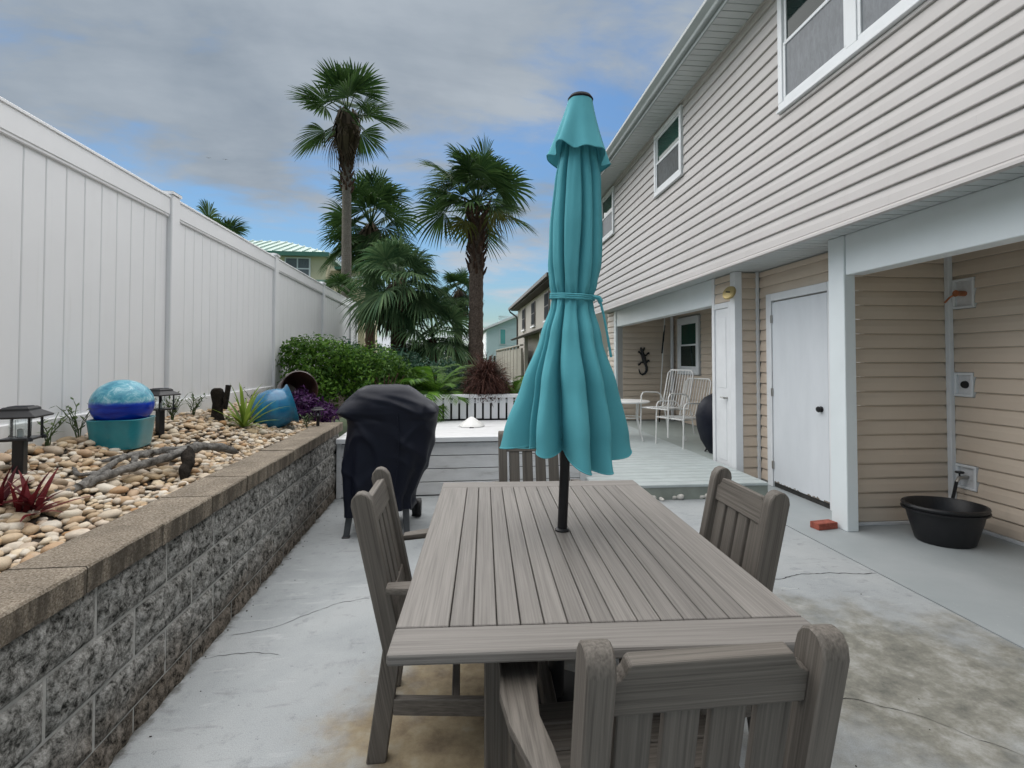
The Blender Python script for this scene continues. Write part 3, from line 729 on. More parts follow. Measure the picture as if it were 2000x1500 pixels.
# lower storey
core = MB(); core.box(4.33, 8.0, YN, 4.16, 0, 2.54); core.box(3.53, 8.0, 4.17, 6.30, 0, 2.54); core.box(4.48, 8.0, 6.30, 10.6, 0, 2.54); core.box(3.23, 8.0, 10.6, YF, 0, 2.54)
cw = hp('lower_wall', core, 'interior')
lap(cw, '-x', 4.33, YN, 4.13, 0.03, 2.50, 'siding_low', [(3.905, 4.105, 1.895, 2.165), (3.925, 4.105, 1.125, 1.345), (3.915, 4.105, 0.325, 0.545)], seed=5)
lap(cw, '-y', 4.16, 3.295, 4.31, 0.03, 2.50, 'siding_low', seed=6)
lap(cw, '-x', 3.53, 4.20, 5.76, 0.03, 2.50, 'siding_low', [(4.20, 5.60, 0.0, 2.215)], seed=7)
lap(cw, '-x', 4.48, 6.34, 10.58, 0.16, 2.50, 'siding_low', [(9.28, 10.34, 1.14, 2.36)], seed=8)
lap(cw, '-y', 10.60, 3.34, 4.46, 0.16, 2.50, 'siding_low', seed=9)
lap(cw, '-x', 3.23, 10.76, YF, 0.03, 2.50, 'siding_low', seed=10)
# closet bump-out beside the recess
cl = hbox('closet_wall', 'interior', 3.225, 3.52, 5.805, 6.33, 0, 2.54)
lap(cl, '-y', 5.805, 3.285, 3.49, 0.03, 2.50, 'siding_low', seed=11)
hbox('corner_post', 'white_paint', 3.192, 3.284, 5.752, 5.86, 0.0, 2.515)
hbox('inside_corner', 'white_paint', 3.478, 3.512, 5.765, 5.80, 0.0, 2.515)
hbox('door_casing', 'white_paint', 3.196, 3.224, 5.862, 5.925, 0.0, 2.17)
hbox('door_casing', 'white_paint', 3.196, 3.224, 6.265, 6.335, 0.0, 2.515)
hbox('door_casing', 'white_paint', 3.197, 3.224, 5.926, 6.264, 2.10, 2.17)
lap(cl, '-x', 3.226, 5.862, 6.264, 2.172, 2.50, 'siding_low', seed=12)
dr = hbox('door', 'white_paint', 3.208, 3.226, 5.93, 6.26, 0.03, 2.095); dr['label'] = 'narrow white closet door beside the recessed patio'
hp('panel', MB().box(3.203, 3.209, 5.99, 6.20, 0.20, 0.95), 'white_paint', dr, bevel=0.002); hp('panel', MB().box(3.203, 3.209, 5.99, 6.20, 1.10, 1.98), 'white_paint', dr, bevel=0.002)
kn = MB(); kn.tube([(3.21, 5.97, 0.98), (3.165, 5.97, 0.98)], 0.012, 10); kn.tube([(3.162, 5.97, 0.98), (3.162, 6.06, 0.985)], [0.012, 0.008], 8); hp('handle', kn, 'steel', dr, smooth=True)
# round brass lamp on the corner post
lm = MB(); Mx = Matrix.Translation((3.19, 5.80, 2.235)) @ Matrix.Rotation(R(-65), 4, 'Y') @ Matrix.Rotation(R(20), 4, 'X')
lm.lathe([(0.0, -0.02), (0.03, -0.02), (0.036, 0.03), (0.085, 0.045), (0.09, 0.06), (0.082, 0.075), (0.02, 0.082), (0.0, 0.083)], 24, M=Mx)
lo_ = hp('wall_lamp', lm, 'brass', smooth=True); hp('lamp_slot', MB().box(-0.008, 0.008, -0.03, 0.03, 0.080, 0.088, Mx), 'black', lo_)
# storage door next to the bay
hbox('door_casing', 'white_paint', 3.488, 3.53, 5.502, 5.60, 0.0, 2.215); hbox('door_casing', 'white_paint', 3.488, 3.53, 4.185, 4.592, 0.0, 2.215)
hbox('door_casing', 'white_paint', 3.489, 3.53, 4.593, 5.501, 2.128, 2.215)
dr = hbox('door', 'door', 3.497, 3.53, 4.602, 5.492, 0.055, 2.112); dr['label'] = 'plain white storage door with black knob and rotted bottom edge'
kb = MB(); kb.lathe([(0.0, 0.0), (0.03, 0.0), (0.03, 0.008), (0.02, 0.012), (0.02, 0.018), (0.028, 0.024), (0.03, 0.034), (0.024, 0.044), (0.0, 0.047)], 20, M=Matrix.Translation((3.497, 4.70, 0.96)) @ Matrix.Rotation(R(-90), 4, 'Y'))
hp('knob', kb, 'black', dr, smooth=True)
for z in (0.25, 1.08, 1.92): hp('hinge', MB().box(3.480, 3.4975, 5.478, 5.506, z - 0.045, z + 0.045), 'steel', dr, bevel=0.002)
hbox('threshold', 'gap', 3.51, 3.60, 4.60, 5.50, 0.0, 0.05)
# corner post, beams, recess post, ceilings
hbox('corner_post', 'beam', 3.192, 3.294, 3.995, 4.183, 0.0, 2.515, bevel=0.005)
hbox('beam', 'beam', 3.205, 3.36, YN, 3.994, 2.172, 2.516, bevel=0.005)
hbox('beam', 'beam', 3.205, 3.36, 6.336, 10.60, 2.168, 2.516, bevel=0.005)
hbox('post', 'beam', 3.192, 3.32, 10.602, 10.755, 0.0, 2.515, bevel=0.005)
hbox('inside_corner', 'white_paint', 4.268, 4.312, 4.10, 4.144, 0.0, 2.50); hbox('inside_corner', 'white_paint', 4.43, 4.462, 10.555, 10.585, 0.14, 2.50)
hbox('base_strip', 'old_white', 4.302, 4.328, YN, 4.10, 0.0, 0.03); hbox('base_strip', 'old_white', 3.295, 4.268, 4.13, 4.158, 0.0, 0.03)
hbox('ceiling', 'ceil', 3.36, 4.34, YN, 4.16, 2.50, 2.515); hbox('ceiling', 'ceil', 3.36, 4.48, 6.336, 10.60, 2.50, 2.515)
ls = hbox('overhang_soffit', 'soffit', 2.836, 3.52, YN, YF, 2.531, 2.538, bevel=0)
sp2 = soffit_panel(2.84, 3.53, 0, 0.305, 2.517).mesh('soffit_panel', 'soffit')
y = YN
while y < YF - 0.2: link('soffit_panel', sp2, ls, loc=(0, y, 0)); y += 0.305
hbox('end_wall', 'interior', 3.21, 4.33, YN, YN + 0.1, 0, 2.5)
window(9.32, 10.30, 1.18, 2.32, ('glass_dark', 'glass_green'), xf=4.43, cas=0.11)
# downspout in the recess corner
dn = MB(); dn.box(4.37, 4.42, 10.45, 10.52, 0.15, 2.49); hp('downspout', dn, 'white_paint', bevel=0.008)
# utility boxes on the bay wall
def ubox(y0, y1, z0, z1, lab):
    f = MB(); t = 0.022; xf, xb = 4.298, 4.335
    f.box(xf, xb, y0, y1, z0, z0 + t); f.box(xf, xb, y0, y1, z1 - t, z1); f.box(xf, xb, y0, y0 + t, z0 + t, z1 - t); f.box(xf, xb, y1 - t, y1, z0 + t, z1 - t)
    o = hp('utility_box', f, 'white_paint', bevel=0.003); o['label'] = lab
    hp('back_plate', MB().box(4.322, 4.329, y0 + t - .002, y1 - t + .002, z0 + t - .002, z1 - t + .002), 'old_white', o)
    return o, (y0 + y1) / 2, (z0 + z1) / 2
o, yc, zc_ = ubox(3.91, 4.10, 1.90, 2.16, 'upper white utility box with a copper pipe stub')
v = MB(); v.tube([(4.325, yc, zc_), (4.25, yc, zc_), (4.235, yc, zc_)], [0.024, 0.024, 0.03], 12); hp('valve', v, 'copper', o, smooth=True)
v = MB(); v.tube([(4.245, yc, zc_), (4.24, yc + 0.06, zc_ - 0.03), (4.235, yc + 0.10, zc_ - 0.07)], 0.008, 8); hp('handle', v, 'copper', o, smooth=True)
o, yc, zc_ = ubox(3.93, 4.10, 1.13, 1.34, 'middle white utility box with a black plug')
v = MB(); v.tube([(4.325, yc, zc_), (4.305, yc, zc_)], [0.034, 0.030], 16); hp('plug', v, 'rubber', o, smooth=True)
o, yc, zc_ = ubox(3.92, 4.10, 0.33, 0.54, 'lower white utility box with a hose tap')
v = MB(); v.tube([(4.325, yc, zc_), (4.24, yc, zc_ - .005), (4.215, yc, zc_ - 0.04)], [0.013, 0.015, 0.012], 10); hp('tap', v, 'steel', o, smooth=True)
v = MB(); v.lathe([(0, 0), (0.03, 0), (0.034, 0.008), (0.03, 0.016), (0, 0.018)], 12, c=(4.245, yc, zc_ + 0.035)); v.tube([(4.245, yc, zc_), (4.245, yc, zc_ + .04)], 0.006, 8); hp('tap_wheel', v, 'black', o, smooth=True)
v = MB(); v.tube([(4.215, yc, zc_ - 0.035), (4.205, yc + .01, zc_ - 0.12), (4.19, yc + .02, zc_ - 0.21)], 0.013, 10); hp('hose_stub', v, 'rubber', o, smooth=True)
# recess floor
fl = [hw(3.18, 6.345), hw(4.5, 6.345), hw(4.5, 10.62), hw(3.18, 10.62)]
slab('recess_floor', [(p.x, p.y) for p in fl], -0.05, 0.14, 'slab_green')

# ------------------------------------------------------------------ deck, white platform, slatted planter
deck = thing('wooden_deck', 'low pale green plank deck running into the recessed patio', 'deck', hw(2.3, 5.06, 0), -HR)
dm = MB(); dm.box(-1.0, 0.86, 0, 0.133, 0.128, 0.158); dme = dm.mesh('plank', 'deck', bevel=0.005)
for i in range(40): link('plank', dme, deck, loc=(0, 0.002 + i * 0.146, 0)).scale = (1, 1, 1)
MB().box(-1.0, 0.86, 0.012, 0.04, 0.0, 0.128).build('fascia', 'deck_side', deck)
MB().box(-0.95, 0.84, 0.06, 5.8, 0.02, 0.125).build('joists', 'deck_side', deck)
plat = thing('plank_platform', 'white painted plank platform at the end of the block wall', 'platform', (0.13, 5.45, 0))
PX0, PX1 = -1.34, 1.34
for k in range(4):
    b_ = MB(); b_.box(PX0 + 0.05, PX1 - 0.075, 0.0, 0.022, 0.012 + k * 0.139, 0.012 + k * 0.139 + 0.131); b_.build('front_board', 'old_white', plat, bevel=0.004)
    b_ = MB(); b_.box(PX1 - 0.022, PX1, 0.03, 1.44, 0.012 + k * 0.139, 0.012 + k * 0.139 + 0.131); b_.build('side_board', 'old_white', plat, bevel=0.004)
MB().box(PX1 - 0.073, PX1 + 0.002, -0.012, 0.028, 0, 0.572).build('corner_trim', 'old_white', plat, bevel=0.004)
MB().box(0.42, 0.475, -0.012, -0.001, 0, 0.572).build('front_batten', 'old_white', plat, bevel=0.003)
MB().box(PX0, PX0 + 0.05, -0.004, 0.028, 0, 0.572).build('corner_trim', 'old_white', plat, bevel=0.004)
MB().box(PX0 + .03, PX1 - .03, 0.05, 1.42, 0.0, 0.56).build('frame', 'gap', plat)
MB().box(PX0, PX1 + 0.02, -0.04, 0.012, 0.574, 0.628).build('edge_trim', 'white_paint', plat, bevel=0.006)
for k in range(10):
    y0 = 0.016 + k * 0.1425; MB().box(PX0, PX1, y0, y0 + 0.1405, 0.60, 0.624).build('top_plank', 'old_white', plat, bevel=0.0015)
pl = thing('slatted_planter', 'white slatted planter box edging the rear plants', 'planter', (0.13, 6.90, 0))
MB().box(-1.34, 1.36, -0.02, 0.11, 0.93, 0.978).build('top_cap', 'white_paint', pl, bevel=0.010, segs=2)
pk = MB(); pk.box(0, 0.082, 0.012, 0.034, 0.645, 0.929); pkm = pk.mesh('slat', 'white_paint', bevel=0.004)
for i in range(25): link('slat', pkm, pl, loc=(-1.335 + i * 0.1085, 0, rnd.uniform(-.004, .002)))
MB().box(-1.34, 1.36, 0.036, 0.07, 0.855, 0.905).build('rail', 'white_paint', pl)
MB().box(-1.34, 1.36, 0.09, 0.12, 0.0, 0.90).build('liner', 'gap', pl)
for k in range(6): MB().box(1.335, 1.362, 0.125, 12.0, 0.02 + k * 0.15, 0.165 + k * 0.15).build('side_board', 'old_white', pl, bevel=0.004)
cn = thing('cone_cap', 'white ribbed cone lying on the white platform', 'cap', (0.23, 6.28, 0.624))
prof = [(0.150, 0.0), (0.158, 0.010), (0.150, 0.022), (0.10, 0.060), (0.05, 0.098), (0.018, 0.118), (0.0, 0.121)]
MB().lathe(prof, 48, fr=lambda a, z: 1 + 0.035 * math.cos(a * 8) * (1 if z < 0.1 else 0)).build('shell', 'white_metal', cn, smooth=True)
MB().box(-0.03, 0.02, -0.163, -0.14, 0.0, 0.012).build('clip', 'black', cn)
# white rocks along the foot of the deck
r = random.Random(3)
for i in range(11):
    x = 2.06 + i * 0.072 + r.uniform(-.02, .02); s = r.uniform(0.03, 0.058); sh = pebble_shape(iv, 60 + i) * np.array([1, .75, .62]) * s
    o = tag(link('rock', npmesh('rock', sh, if_, 'rock', True)), 'white rock lined up on the slab at the foot of the deck', 'rock', 'white rocks along the deck edge')
    o.location = (x, 5.02 + r.uniform(-.03, .04), s * 0.5); o.rotation_euler = (0, 0, r.uniform(0, 6))

# ------------------------------------------------------------------ dining table
TR = R(-3.5)
table = thing('patio_table', 'long rectangular grey plank patio table in the foreground', 'table', (0.452, 2.07, 0), TR)
TW, TL, EB = 0.56, 0.855, 0.125
def edge_board(x0, x1, y0, y1, name, mat):
    return MB().box(x0, x1, y0, y1, 0.710, 0.740).build(name, mat, table, bevel=0.007, segs=2)
edge_board(-TW, TW, -TL, -TL + EB - 0.0015, 'end_board', 'top_x'); edge_board(-TW, TW, TL - EB + 0.0015, TL, 'end_board', 'top_x')
xs = [-TW]; xs.append(-TW + 0.143); nb = 13; st = (2 * TW - 0.286) / nb
xs += [xs[1] + st * (i + 1) for i in range(nb)] + [TW]
for a, b in zip(xs[:-1], xs[1:]):
    MB().box(a + 0.0017, b - 0.0017, -TL + EB + 0.0015, TL - EB - 0.0015, 0.712, 0.7395).build('board', 'top_y', table, bevel=0.0022)
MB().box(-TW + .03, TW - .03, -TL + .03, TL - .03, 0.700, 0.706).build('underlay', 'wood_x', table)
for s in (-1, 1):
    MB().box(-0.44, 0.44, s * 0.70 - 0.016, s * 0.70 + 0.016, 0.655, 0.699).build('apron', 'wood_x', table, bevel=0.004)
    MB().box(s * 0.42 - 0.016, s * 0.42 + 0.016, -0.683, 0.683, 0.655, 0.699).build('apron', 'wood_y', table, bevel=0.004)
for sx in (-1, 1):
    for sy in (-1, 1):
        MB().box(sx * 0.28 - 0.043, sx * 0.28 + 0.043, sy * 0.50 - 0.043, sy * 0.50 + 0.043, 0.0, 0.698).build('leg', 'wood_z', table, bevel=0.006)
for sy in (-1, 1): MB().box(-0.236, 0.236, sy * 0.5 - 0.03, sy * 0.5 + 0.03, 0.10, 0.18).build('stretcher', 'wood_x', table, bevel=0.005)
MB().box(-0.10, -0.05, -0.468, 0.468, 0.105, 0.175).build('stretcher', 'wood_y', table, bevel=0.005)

# ------------------------------------------------------------------ chairs
def make_chair():
    c = thing('patio_chair', '', 'chair', group='grey slatted chairs around the patio table')
    for s in (-1, 1):
        poly = [(-0.265, 0.0), (-0.210, 0.41), (-0.315, 0.915), (-0.322, 0.938), (-0.337, 0.957), (-0.357, 0.966), (-0.378, 0.962), (-0.392, 0.945), (-0.395, 0.92), (-0.279, 0.40), (-0.335, 0.0)]
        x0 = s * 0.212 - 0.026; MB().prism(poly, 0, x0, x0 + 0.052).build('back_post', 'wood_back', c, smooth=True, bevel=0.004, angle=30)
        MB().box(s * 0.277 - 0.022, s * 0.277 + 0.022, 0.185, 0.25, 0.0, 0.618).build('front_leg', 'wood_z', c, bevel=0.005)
        # scrolled arm, wide at the front
        L = [(-0.262, 0.240), (-0.262, 0.29), (-0.20, 0.308), (-0.10, 0.335), (0.0, 0.346), (0.10, 0.336), (0.19, 0.336), (0.25, 0.345), (0.278, 0.335), (0.292, 0.305), (0.292, 0.262), (0.276, 0.238), (0.22, 0.228), (0.12, 0.230), (0.02, 0.252), (-0.08, 0.262), (-0.17, 0.248)]
        def arm_z(y): return 0.622 + 0.010 * math.sin((y + 0.25) * 5.2)
        n = len(L); vs = [(s * x, y, arm_z(y)) for y, x in L] + [(s * x, y, arm_z(y) + 0.026) for y, x in L]
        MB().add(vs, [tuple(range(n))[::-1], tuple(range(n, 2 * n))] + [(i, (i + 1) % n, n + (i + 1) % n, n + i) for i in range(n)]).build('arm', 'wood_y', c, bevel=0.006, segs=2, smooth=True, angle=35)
        for z0, z1 in ((0.355, 0.425), (0.165, 0.225)):
            A, B = Vector((s * 0.222, -0.24, 0)), Vector((s * 0.272, 0.19, 0)); u = (B - A).normalized(); q = Vector((u.y, -u.x, 0)) * 0.015
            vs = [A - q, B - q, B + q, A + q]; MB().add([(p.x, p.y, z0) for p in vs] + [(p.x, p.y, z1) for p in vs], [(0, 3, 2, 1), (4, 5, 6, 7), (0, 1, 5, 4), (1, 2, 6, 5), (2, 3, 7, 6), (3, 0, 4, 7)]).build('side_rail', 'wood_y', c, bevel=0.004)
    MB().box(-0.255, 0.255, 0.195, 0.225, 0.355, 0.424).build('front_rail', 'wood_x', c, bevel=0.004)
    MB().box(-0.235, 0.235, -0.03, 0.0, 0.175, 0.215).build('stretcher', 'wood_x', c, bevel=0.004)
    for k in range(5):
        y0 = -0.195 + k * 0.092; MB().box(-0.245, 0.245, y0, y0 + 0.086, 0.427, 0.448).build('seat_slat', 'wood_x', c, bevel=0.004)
    Mb = Matrix.Translation((0, -0.245, 0.43)) @ Matrix.Rotation(R(11.7), 4, 'X')
    # top rail with scooped shoulders
    pr = [(-0.186, 0.405), (0.186, 0.405), (0.186, 0.470), (0.178, 0.472), (0.168, 0.478), (0.160, 0.488), (0.155, 0.502), (0.150, 0.508), (-0.150, 0.508), (-0.155, 0.502), (-0.160, 0.488), (-0.168, 0.478), (-0.178, 0.472), (-0.186, 0.470)]
    n = len(pr); vs = [Mb @ Vector((x, -0.018, z)) for x, z in pr] + [Mb @ Vector((x, 0.014, z)) for x, z in pr]
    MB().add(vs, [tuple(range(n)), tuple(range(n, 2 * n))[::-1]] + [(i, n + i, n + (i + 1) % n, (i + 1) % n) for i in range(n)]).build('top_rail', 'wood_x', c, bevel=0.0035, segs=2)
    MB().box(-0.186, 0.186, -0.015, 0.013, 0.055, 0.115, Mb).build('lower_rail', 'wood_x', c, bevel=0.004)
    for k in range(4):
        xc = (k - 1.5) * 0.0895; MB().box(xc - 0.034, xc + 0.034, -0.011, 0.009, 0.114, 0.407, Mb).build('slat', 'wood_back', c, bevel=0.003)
    return c
ch0 = make_chair()
spots_ = [((0.458, 1.212, 0), 0.0, 'nearest grey slatted armchair with its back to the viewer'),
          ((0.032, 2.11, 0), R(-91), 'grey slatted armchair tucked under the long table edge near the block wall'),
          ((0.842, 1.97, 0), R(87), 'grey slatted armchair tucked under the long table edge near the house'),
          ((0.548, 3.075, 0), R(180), 'grey slatted armchair at the far end of the table, half behind the umbrella')]
for i, (loc, rz, lab) in enumerate(spots_):
    c = ch0 if i == 0 else copy_tree(ch0)
    c.location = loc; c.rotation_euler = (0, 0, rz); c['label'] = lab

# ------------------------------------------------------------------ closed umbrella
um = thing('umbrella', 'closed teal patio umbrella standing through the table', 'umbrella', (0.452, 2.07, 0)); um.rotation_euler = (R(0.6), R(2.5), 0)
um.location = (0.421, 2.078, 0)
MB().tube([(0, 0, 0.05), (0, 0, 2.53)], 0.0205, 20).build('pole', 'black', um, smooth=True)
MB().lathe([(0.0, 0.0), (0.24, 0.0), (0.245, 0.012), (0.235, 0.03), (0.09, 0.06), (0.035, 0.075), (0.032, 0.22), (0.026, 0.225), (0.0, 0.225)], 32).build('base', 'dark_iron', um, smooth=True)
MB().lathe([(0.0, 0.738), (0.03, 0.738), (0.03, 0.746), (0.024, 0.752), (0.0, 0.752)], 20).build('table_ring', 'black', um, smooth=True)
def interp(x, T):
    for (a, va), (b, vb) in zip(T[:-1], T[1:]):
        if a >= x >= b or a <= x <= b:
            t = (x - a) / (b - a); t = t * t * (3 - 2 * t) * 0.5 + t * 0.5; return va + (vb - va) * t
    return T[-1][1]
prof = [(2.46, 0.045), (2.36, 0.072), (2.2, 0.090), (2.0, 0.099), (1.85, 0.100), (1.76, 0.091), (1.712, 0.078), (1.67, 0.086), (1.55, 0.118), (1.35, 0.172), (1.15, 0.224), (1.0, 0.250)]
ampl = [(2.46, 0.06), (2.2, 0.20), (1.9, 0.27), (1.76, 0.22), (1.712, 0.14), (1.6, 0.24), (1.3, 0.32), (1.0, 0.38)]
ur = random.Random(12)
NT_, NZ_ = 440, 90
ridge_a = [ur.uniform(0.7, 1.2) for _ in range(8)]; ridge_p = [ur.uniform(-.16, .16) for _ in range(8)]
PW = [1.3, 0.55, 1.1, 0.8, 1.35, 0.5, 1.0, 1.2, 0.7, 0.9, 0.6]; NPW = len(PW); PC = [0]
for q_ in PW: PC.append(PC[-1] + q_ / sum(PW))
PH = [ur.uniform(-.28, .12) for _ in PW]
def pleat(th, z):
    """folded canvas: rounded pleats of unequal width with deep narrow valleys between them, one side of each lapping over"""
    u = (th / (2 * math.pi) + 0.05 * (z - 1.7) + 0.014 * math.sin(3.1 * z + 1) + 0.014 * math.sin(3.4 * z + 2 * th) + 0.022 * noise.noise(Vector((math.cos(th) * 1.1, math.sin(th) * 1.1, z * 2.2 + 3)))) % 1.0
    i = max(k for k in range(NPW) if PC[k] <= u); f = (u - PC[i]) / (PC[i + 1] - PC[i]); pw = PW[i]
    h0 = PH[i]; h1 = PH[(i + 1) % NPW]; hm = PH[i - 1]
    top = h0 + 0.55 * math.sin(math.pi * min(1, max(0, f * 0.92 + 0.04))) + 0.18 * (f - 0.5)
    kz = 1 + 1.1 * sstep(1.55, 1.05, z); v0 = math.exp(-(f * pw / (0.17 * kz)) ** 2); v1 = math.exp(-((1 - f) * pw / (0.075 * kz)) ** 2)
    return top - 1.05 * v0 - 1.25 * v1 + 0.06 * math.sin(7 * f + 3 * z + i)
vs = []; hem = []
for k in range(NT_):
    th = 2 * math.pi * k / NT_; hem.append(1.072 - 0.010 * pleat(th, 1.05) + 0.030 * math.sin(th * 2 + 0.6) + 0.026 * (abs(((th * 4 / math.pi + 0.3) % 2) - 1) - 0.5) + 0.012 * math.sin(3 * th + 2))
for j in range(NZ_ + 1):
    for k in range(NT_):
        th = 2 * math.pi * k / NT_; t = j / NZ_; z = 2.46 + (hem[k] - 2.46) * t
        rr = interp(z, prof) * (1 + interp(z, ampl) * pleat(th, z) + 0.09 * noise.noise(Vector((math.cos(th) * 1.6, math.sin(th) * 1.6, z * 2.0))) + 0.035 * noise.noise(Vector((math.cos(th) * 5, math.sin(th) * 5, z * 5))))
        if 1.66 < z < 1.78: rr *= 1 + 0.05 * math.sin(th * 19 + z * 3) * (1 - abs(z - 1.715) / 0.06)
        th2 = th + 0.05 * math.sin(2 * th + z)
        vs.append((rr * math.cos(th2), rr * math.sin(th2), z))
fs = [(j * NT_ + k, j * NT_ + (k + 1) % NT_, (j + 1) * NT_ + (k + 1) % NT_, (j + 1) * NT_ + k) for j in range(NZ_) for k in range(NT_)]
canopy = link('canopy', npmesh('canopy', vs, fs, 'teal', True), um)
# hem stitched as a rolled edge
MB().tube([vs[NZ_ * NT_ + k] for k in range(0, NT_, 2)], 0.0028, 5, closed=True).build('hem', 'teal', canopy, smooth=True)
vs = []; NV = 26
for j in range(NV + 1):
    for k in range(NT_):
        th = 2 * math.pi * k / NT_; t = j / NV; wv = 0.55 * math.sin(5 * th + 0.9) + 0.30 * math.sin(8 * th + 2.0) + 0.15 * math.sin(3 * th)
        zb = 2.296 + 0.020 * wv + 0.022 * math.sin(th - 2.2); z = 2.552 + (zb - 2.552) * t
        r0 = 0.050 + 0.074 * (0.85 * t + 0.15 * t * t); rr = r0 * (1 + 0.21 * wv * t ** 1.1)
        vs.append((rr * math.cos(th), rr * math.sin(th), z))
fs = [(j * NT_ + k, j * NT_ + (k + 1) % NT_, (j + 1) * NT_ + (k + 1) % NT_, (j + 1) * NT_ + k) for j in range(NV) for k in range(NT_)]
vc = link('vent_flap', npmesh('vent_flap', vs, fs, 'teal', True), um)
MB().tube([vs[NV * NT_ + k] for k in range(0, NT_, 2)], 0.0026, 5, closed=True).build('hem', 'teal', vc, smooth=True)
MB().lathe([(0.0, 2.545), (0.052, 2.545), (0.054, 2.553), (0.045, 2.566), (0.02, 2.574), (0.0, 2.576)], 28).build('top_cap', 'matte_black', um, smooth=True)
st_ = []
for k in range(60):
    th = 2 * math.pi * k / 60; rr = interp(1.715, prof) * (1.17 + 0.05 * math.sin(th * 8)); st_.append((rr * math.cos(th), rr * math.sin(th), 1.715 + 0.006 * math.sin(th)))
tie = MB()
for dz in (-0.008, 0.0, 0.008): tie.tube([(x, y, z + dz) for x, y, z in st_], 0.0045, 6, closed=True)
tie.tube([(0.07, -0.065, 1.715), (0.095, -0.07, 1.71), (0.104, -0.068, 1.695), (0.107, -0.066, 1.70)], [0.008, 0.011, 0.012, 0.008], 6)
tie.tube([(0.10, -0.07, 1.70), (0.118, -0.072, 1.64), (0.135, -0.078, 1.56), (0.152, -0.085, 1.47)], [0.006, 0.005, 0.005, 0.006], 5)
tie.build('tie_strap', 'teal', um, smooth=True)

# ------------------------------------------------------------------ covered grill
gr = thing('covered_grill', 'gas grill under a dark navy cover beside the block wall', 'grill', (-0.55, 4.5, 0))
rings = [(1.232, -0.17, 0.10, -0.16, 0.10, 2.6), (1.226, -0.205, 0.16, -0.20, 0.14, 2.8), (1.195, -0.25, 0.215, -0.25, 0.19, 3.0), (1.12, -0.325, 0.315, -0.29, 0.26, 3.2), (1.055, -0.392, 0.395, -0.31, 0.30, 5), (1.015, -0.412, 0.418, -0.315, 0.31, 7), (0.995, -0.395, 0.412, -0.315, 0.31, 6), (0.955, -0.345, 0.402, -0.315, 0.31, 3.6), (0.90, -0.335, 0.398, -0.315, 0.31, 3.8), (0.72, -0.345, 0.375, -0.32, 0.31, 4), (0.55, -0.350, 0.335, -0.325, 0.31, 4), (0.42, -0.335, 0.275, -0.32, 0.31, 4), (0.30, -0.315, 0.225, -0.315, 0.30, 4), (0.17, -0.315, 0.205, -0.315, 0.30, 4)]
CREASE = [(-0.22, 1.16, 0.30, 0.98, .020), (-0.05, 1.17, 0.40, 1.02, .016), (-0.36, 1.02, -0.12, 0.80, .018), (-0.30, 0.98, 0.10, 0.90, -.014), (0.38, 0.98, 0.10, 0.72, .016), (-0.33, 0.55, -0.10, 0.34, .014), (0.28, 0.5, 0.05, 0.66, .013)]
NG = 260; RR = []
for a, b in zip(rings[:-1], rings[1:]):
    n = max(2, int((a[0] - b[0]) / 0.012))
    for i in range(n): t = i / n; RR.append([p + (q - p) * t for p, q in zip(a, b)])
RR.append(list(rings[-1])); vs = []
for z, xa, xb, ya, yb, ex in RR:
    for k in range(NG):
        th = 2 * math.pi * k / NG; c_, s_ = math.cos(th), math.sin(th)
        ux = math.copysign(abs(c_) ** (2 / ex), c_); uy = math.copysign(abs(s_) ** (2 / ex), s_)
        cx, cy = (xa + xb) / 2, (ya + yb) / 2; hx_, hy_ = (xb - xa) / 2, (yb - ya) / 2
        x, y = cx + hx_ * ux, cy + hy_ * uy
        low_ = sstep(1.2, 0.6, z)
        low_ = sstep(1.0, 0.35, z); fold = 0.016 * low_ * math.sin(th * 9 + 1.2 * math.sin(z * 3 + th)) + 0.024 * low_ * noise.noise(Vector((x * 4, y * 4, z * 1.2)))
        fold += 0.030 * 0.5 * max(0, 0.22 - abs(noise.noise(Vector((x * 2.6 + z * 2.2, y * 2.6, z * 1.6 - x * 2.0))))) / 0.22 * sstep(1.21, 1.08, z)
        if uy < 0.3:
            for (ax, az, bx, bz_, am) in CREASE:
                px_, pz_ = x - ax, z - az; dx_, dz_ = bx - ax, bz_ - az; tt = min(1, max(0, (px_ * dx_ + pz_ * dz_) / (dx_ * dx_ + dz_ * dz_))); dd_ = math.hypot(px_ - tt * dx_, pz_ - tt * dz_ - 0.03 * math.sin(math.pi * tt))
                fold += am * math.exp(-(dd_ / 0.020) ** 2) * math.sin(math.pi * (0.1 + 0.85 * tt))
        zz = z + (0.02 * noise.noise(Vector((x * 4, y * 4, 1.0))) if z < 1.2 else 0.006 * noise.noise(Vector((x * 9, y * 9, 4.0))))
        if z < 0.42 and 0.05 < ux < 0.99 and uy < -0.2: zz += 0.05 * sstep(0.42, 0.17, z)
        vs.append((x + fold * ux, y + fold * uy, zz))
m_ = len(RR); fs = [(j * NG + k, (j + 1) * NG + k, (j + 1) * NG + (k + 1) % NG, j * NG + (k + 1) % NG) for j in range(m_ - 1) for k in range(NG)]
b_ = MB(); b_.add(vs, fs + [tuple(range(NG))]); cov_o = b_.build('cover', 'navy', gr, smooth=True, angle=70)
MB().tube([(0.10, -0.322, 1.02), (0.115, -0.340, 0.85), (0.11, -0.343, 0.6), (0.08, -0.337, 0.40)], 0.004, 6).build('seam', 'navy', cov_o, smooth=True)
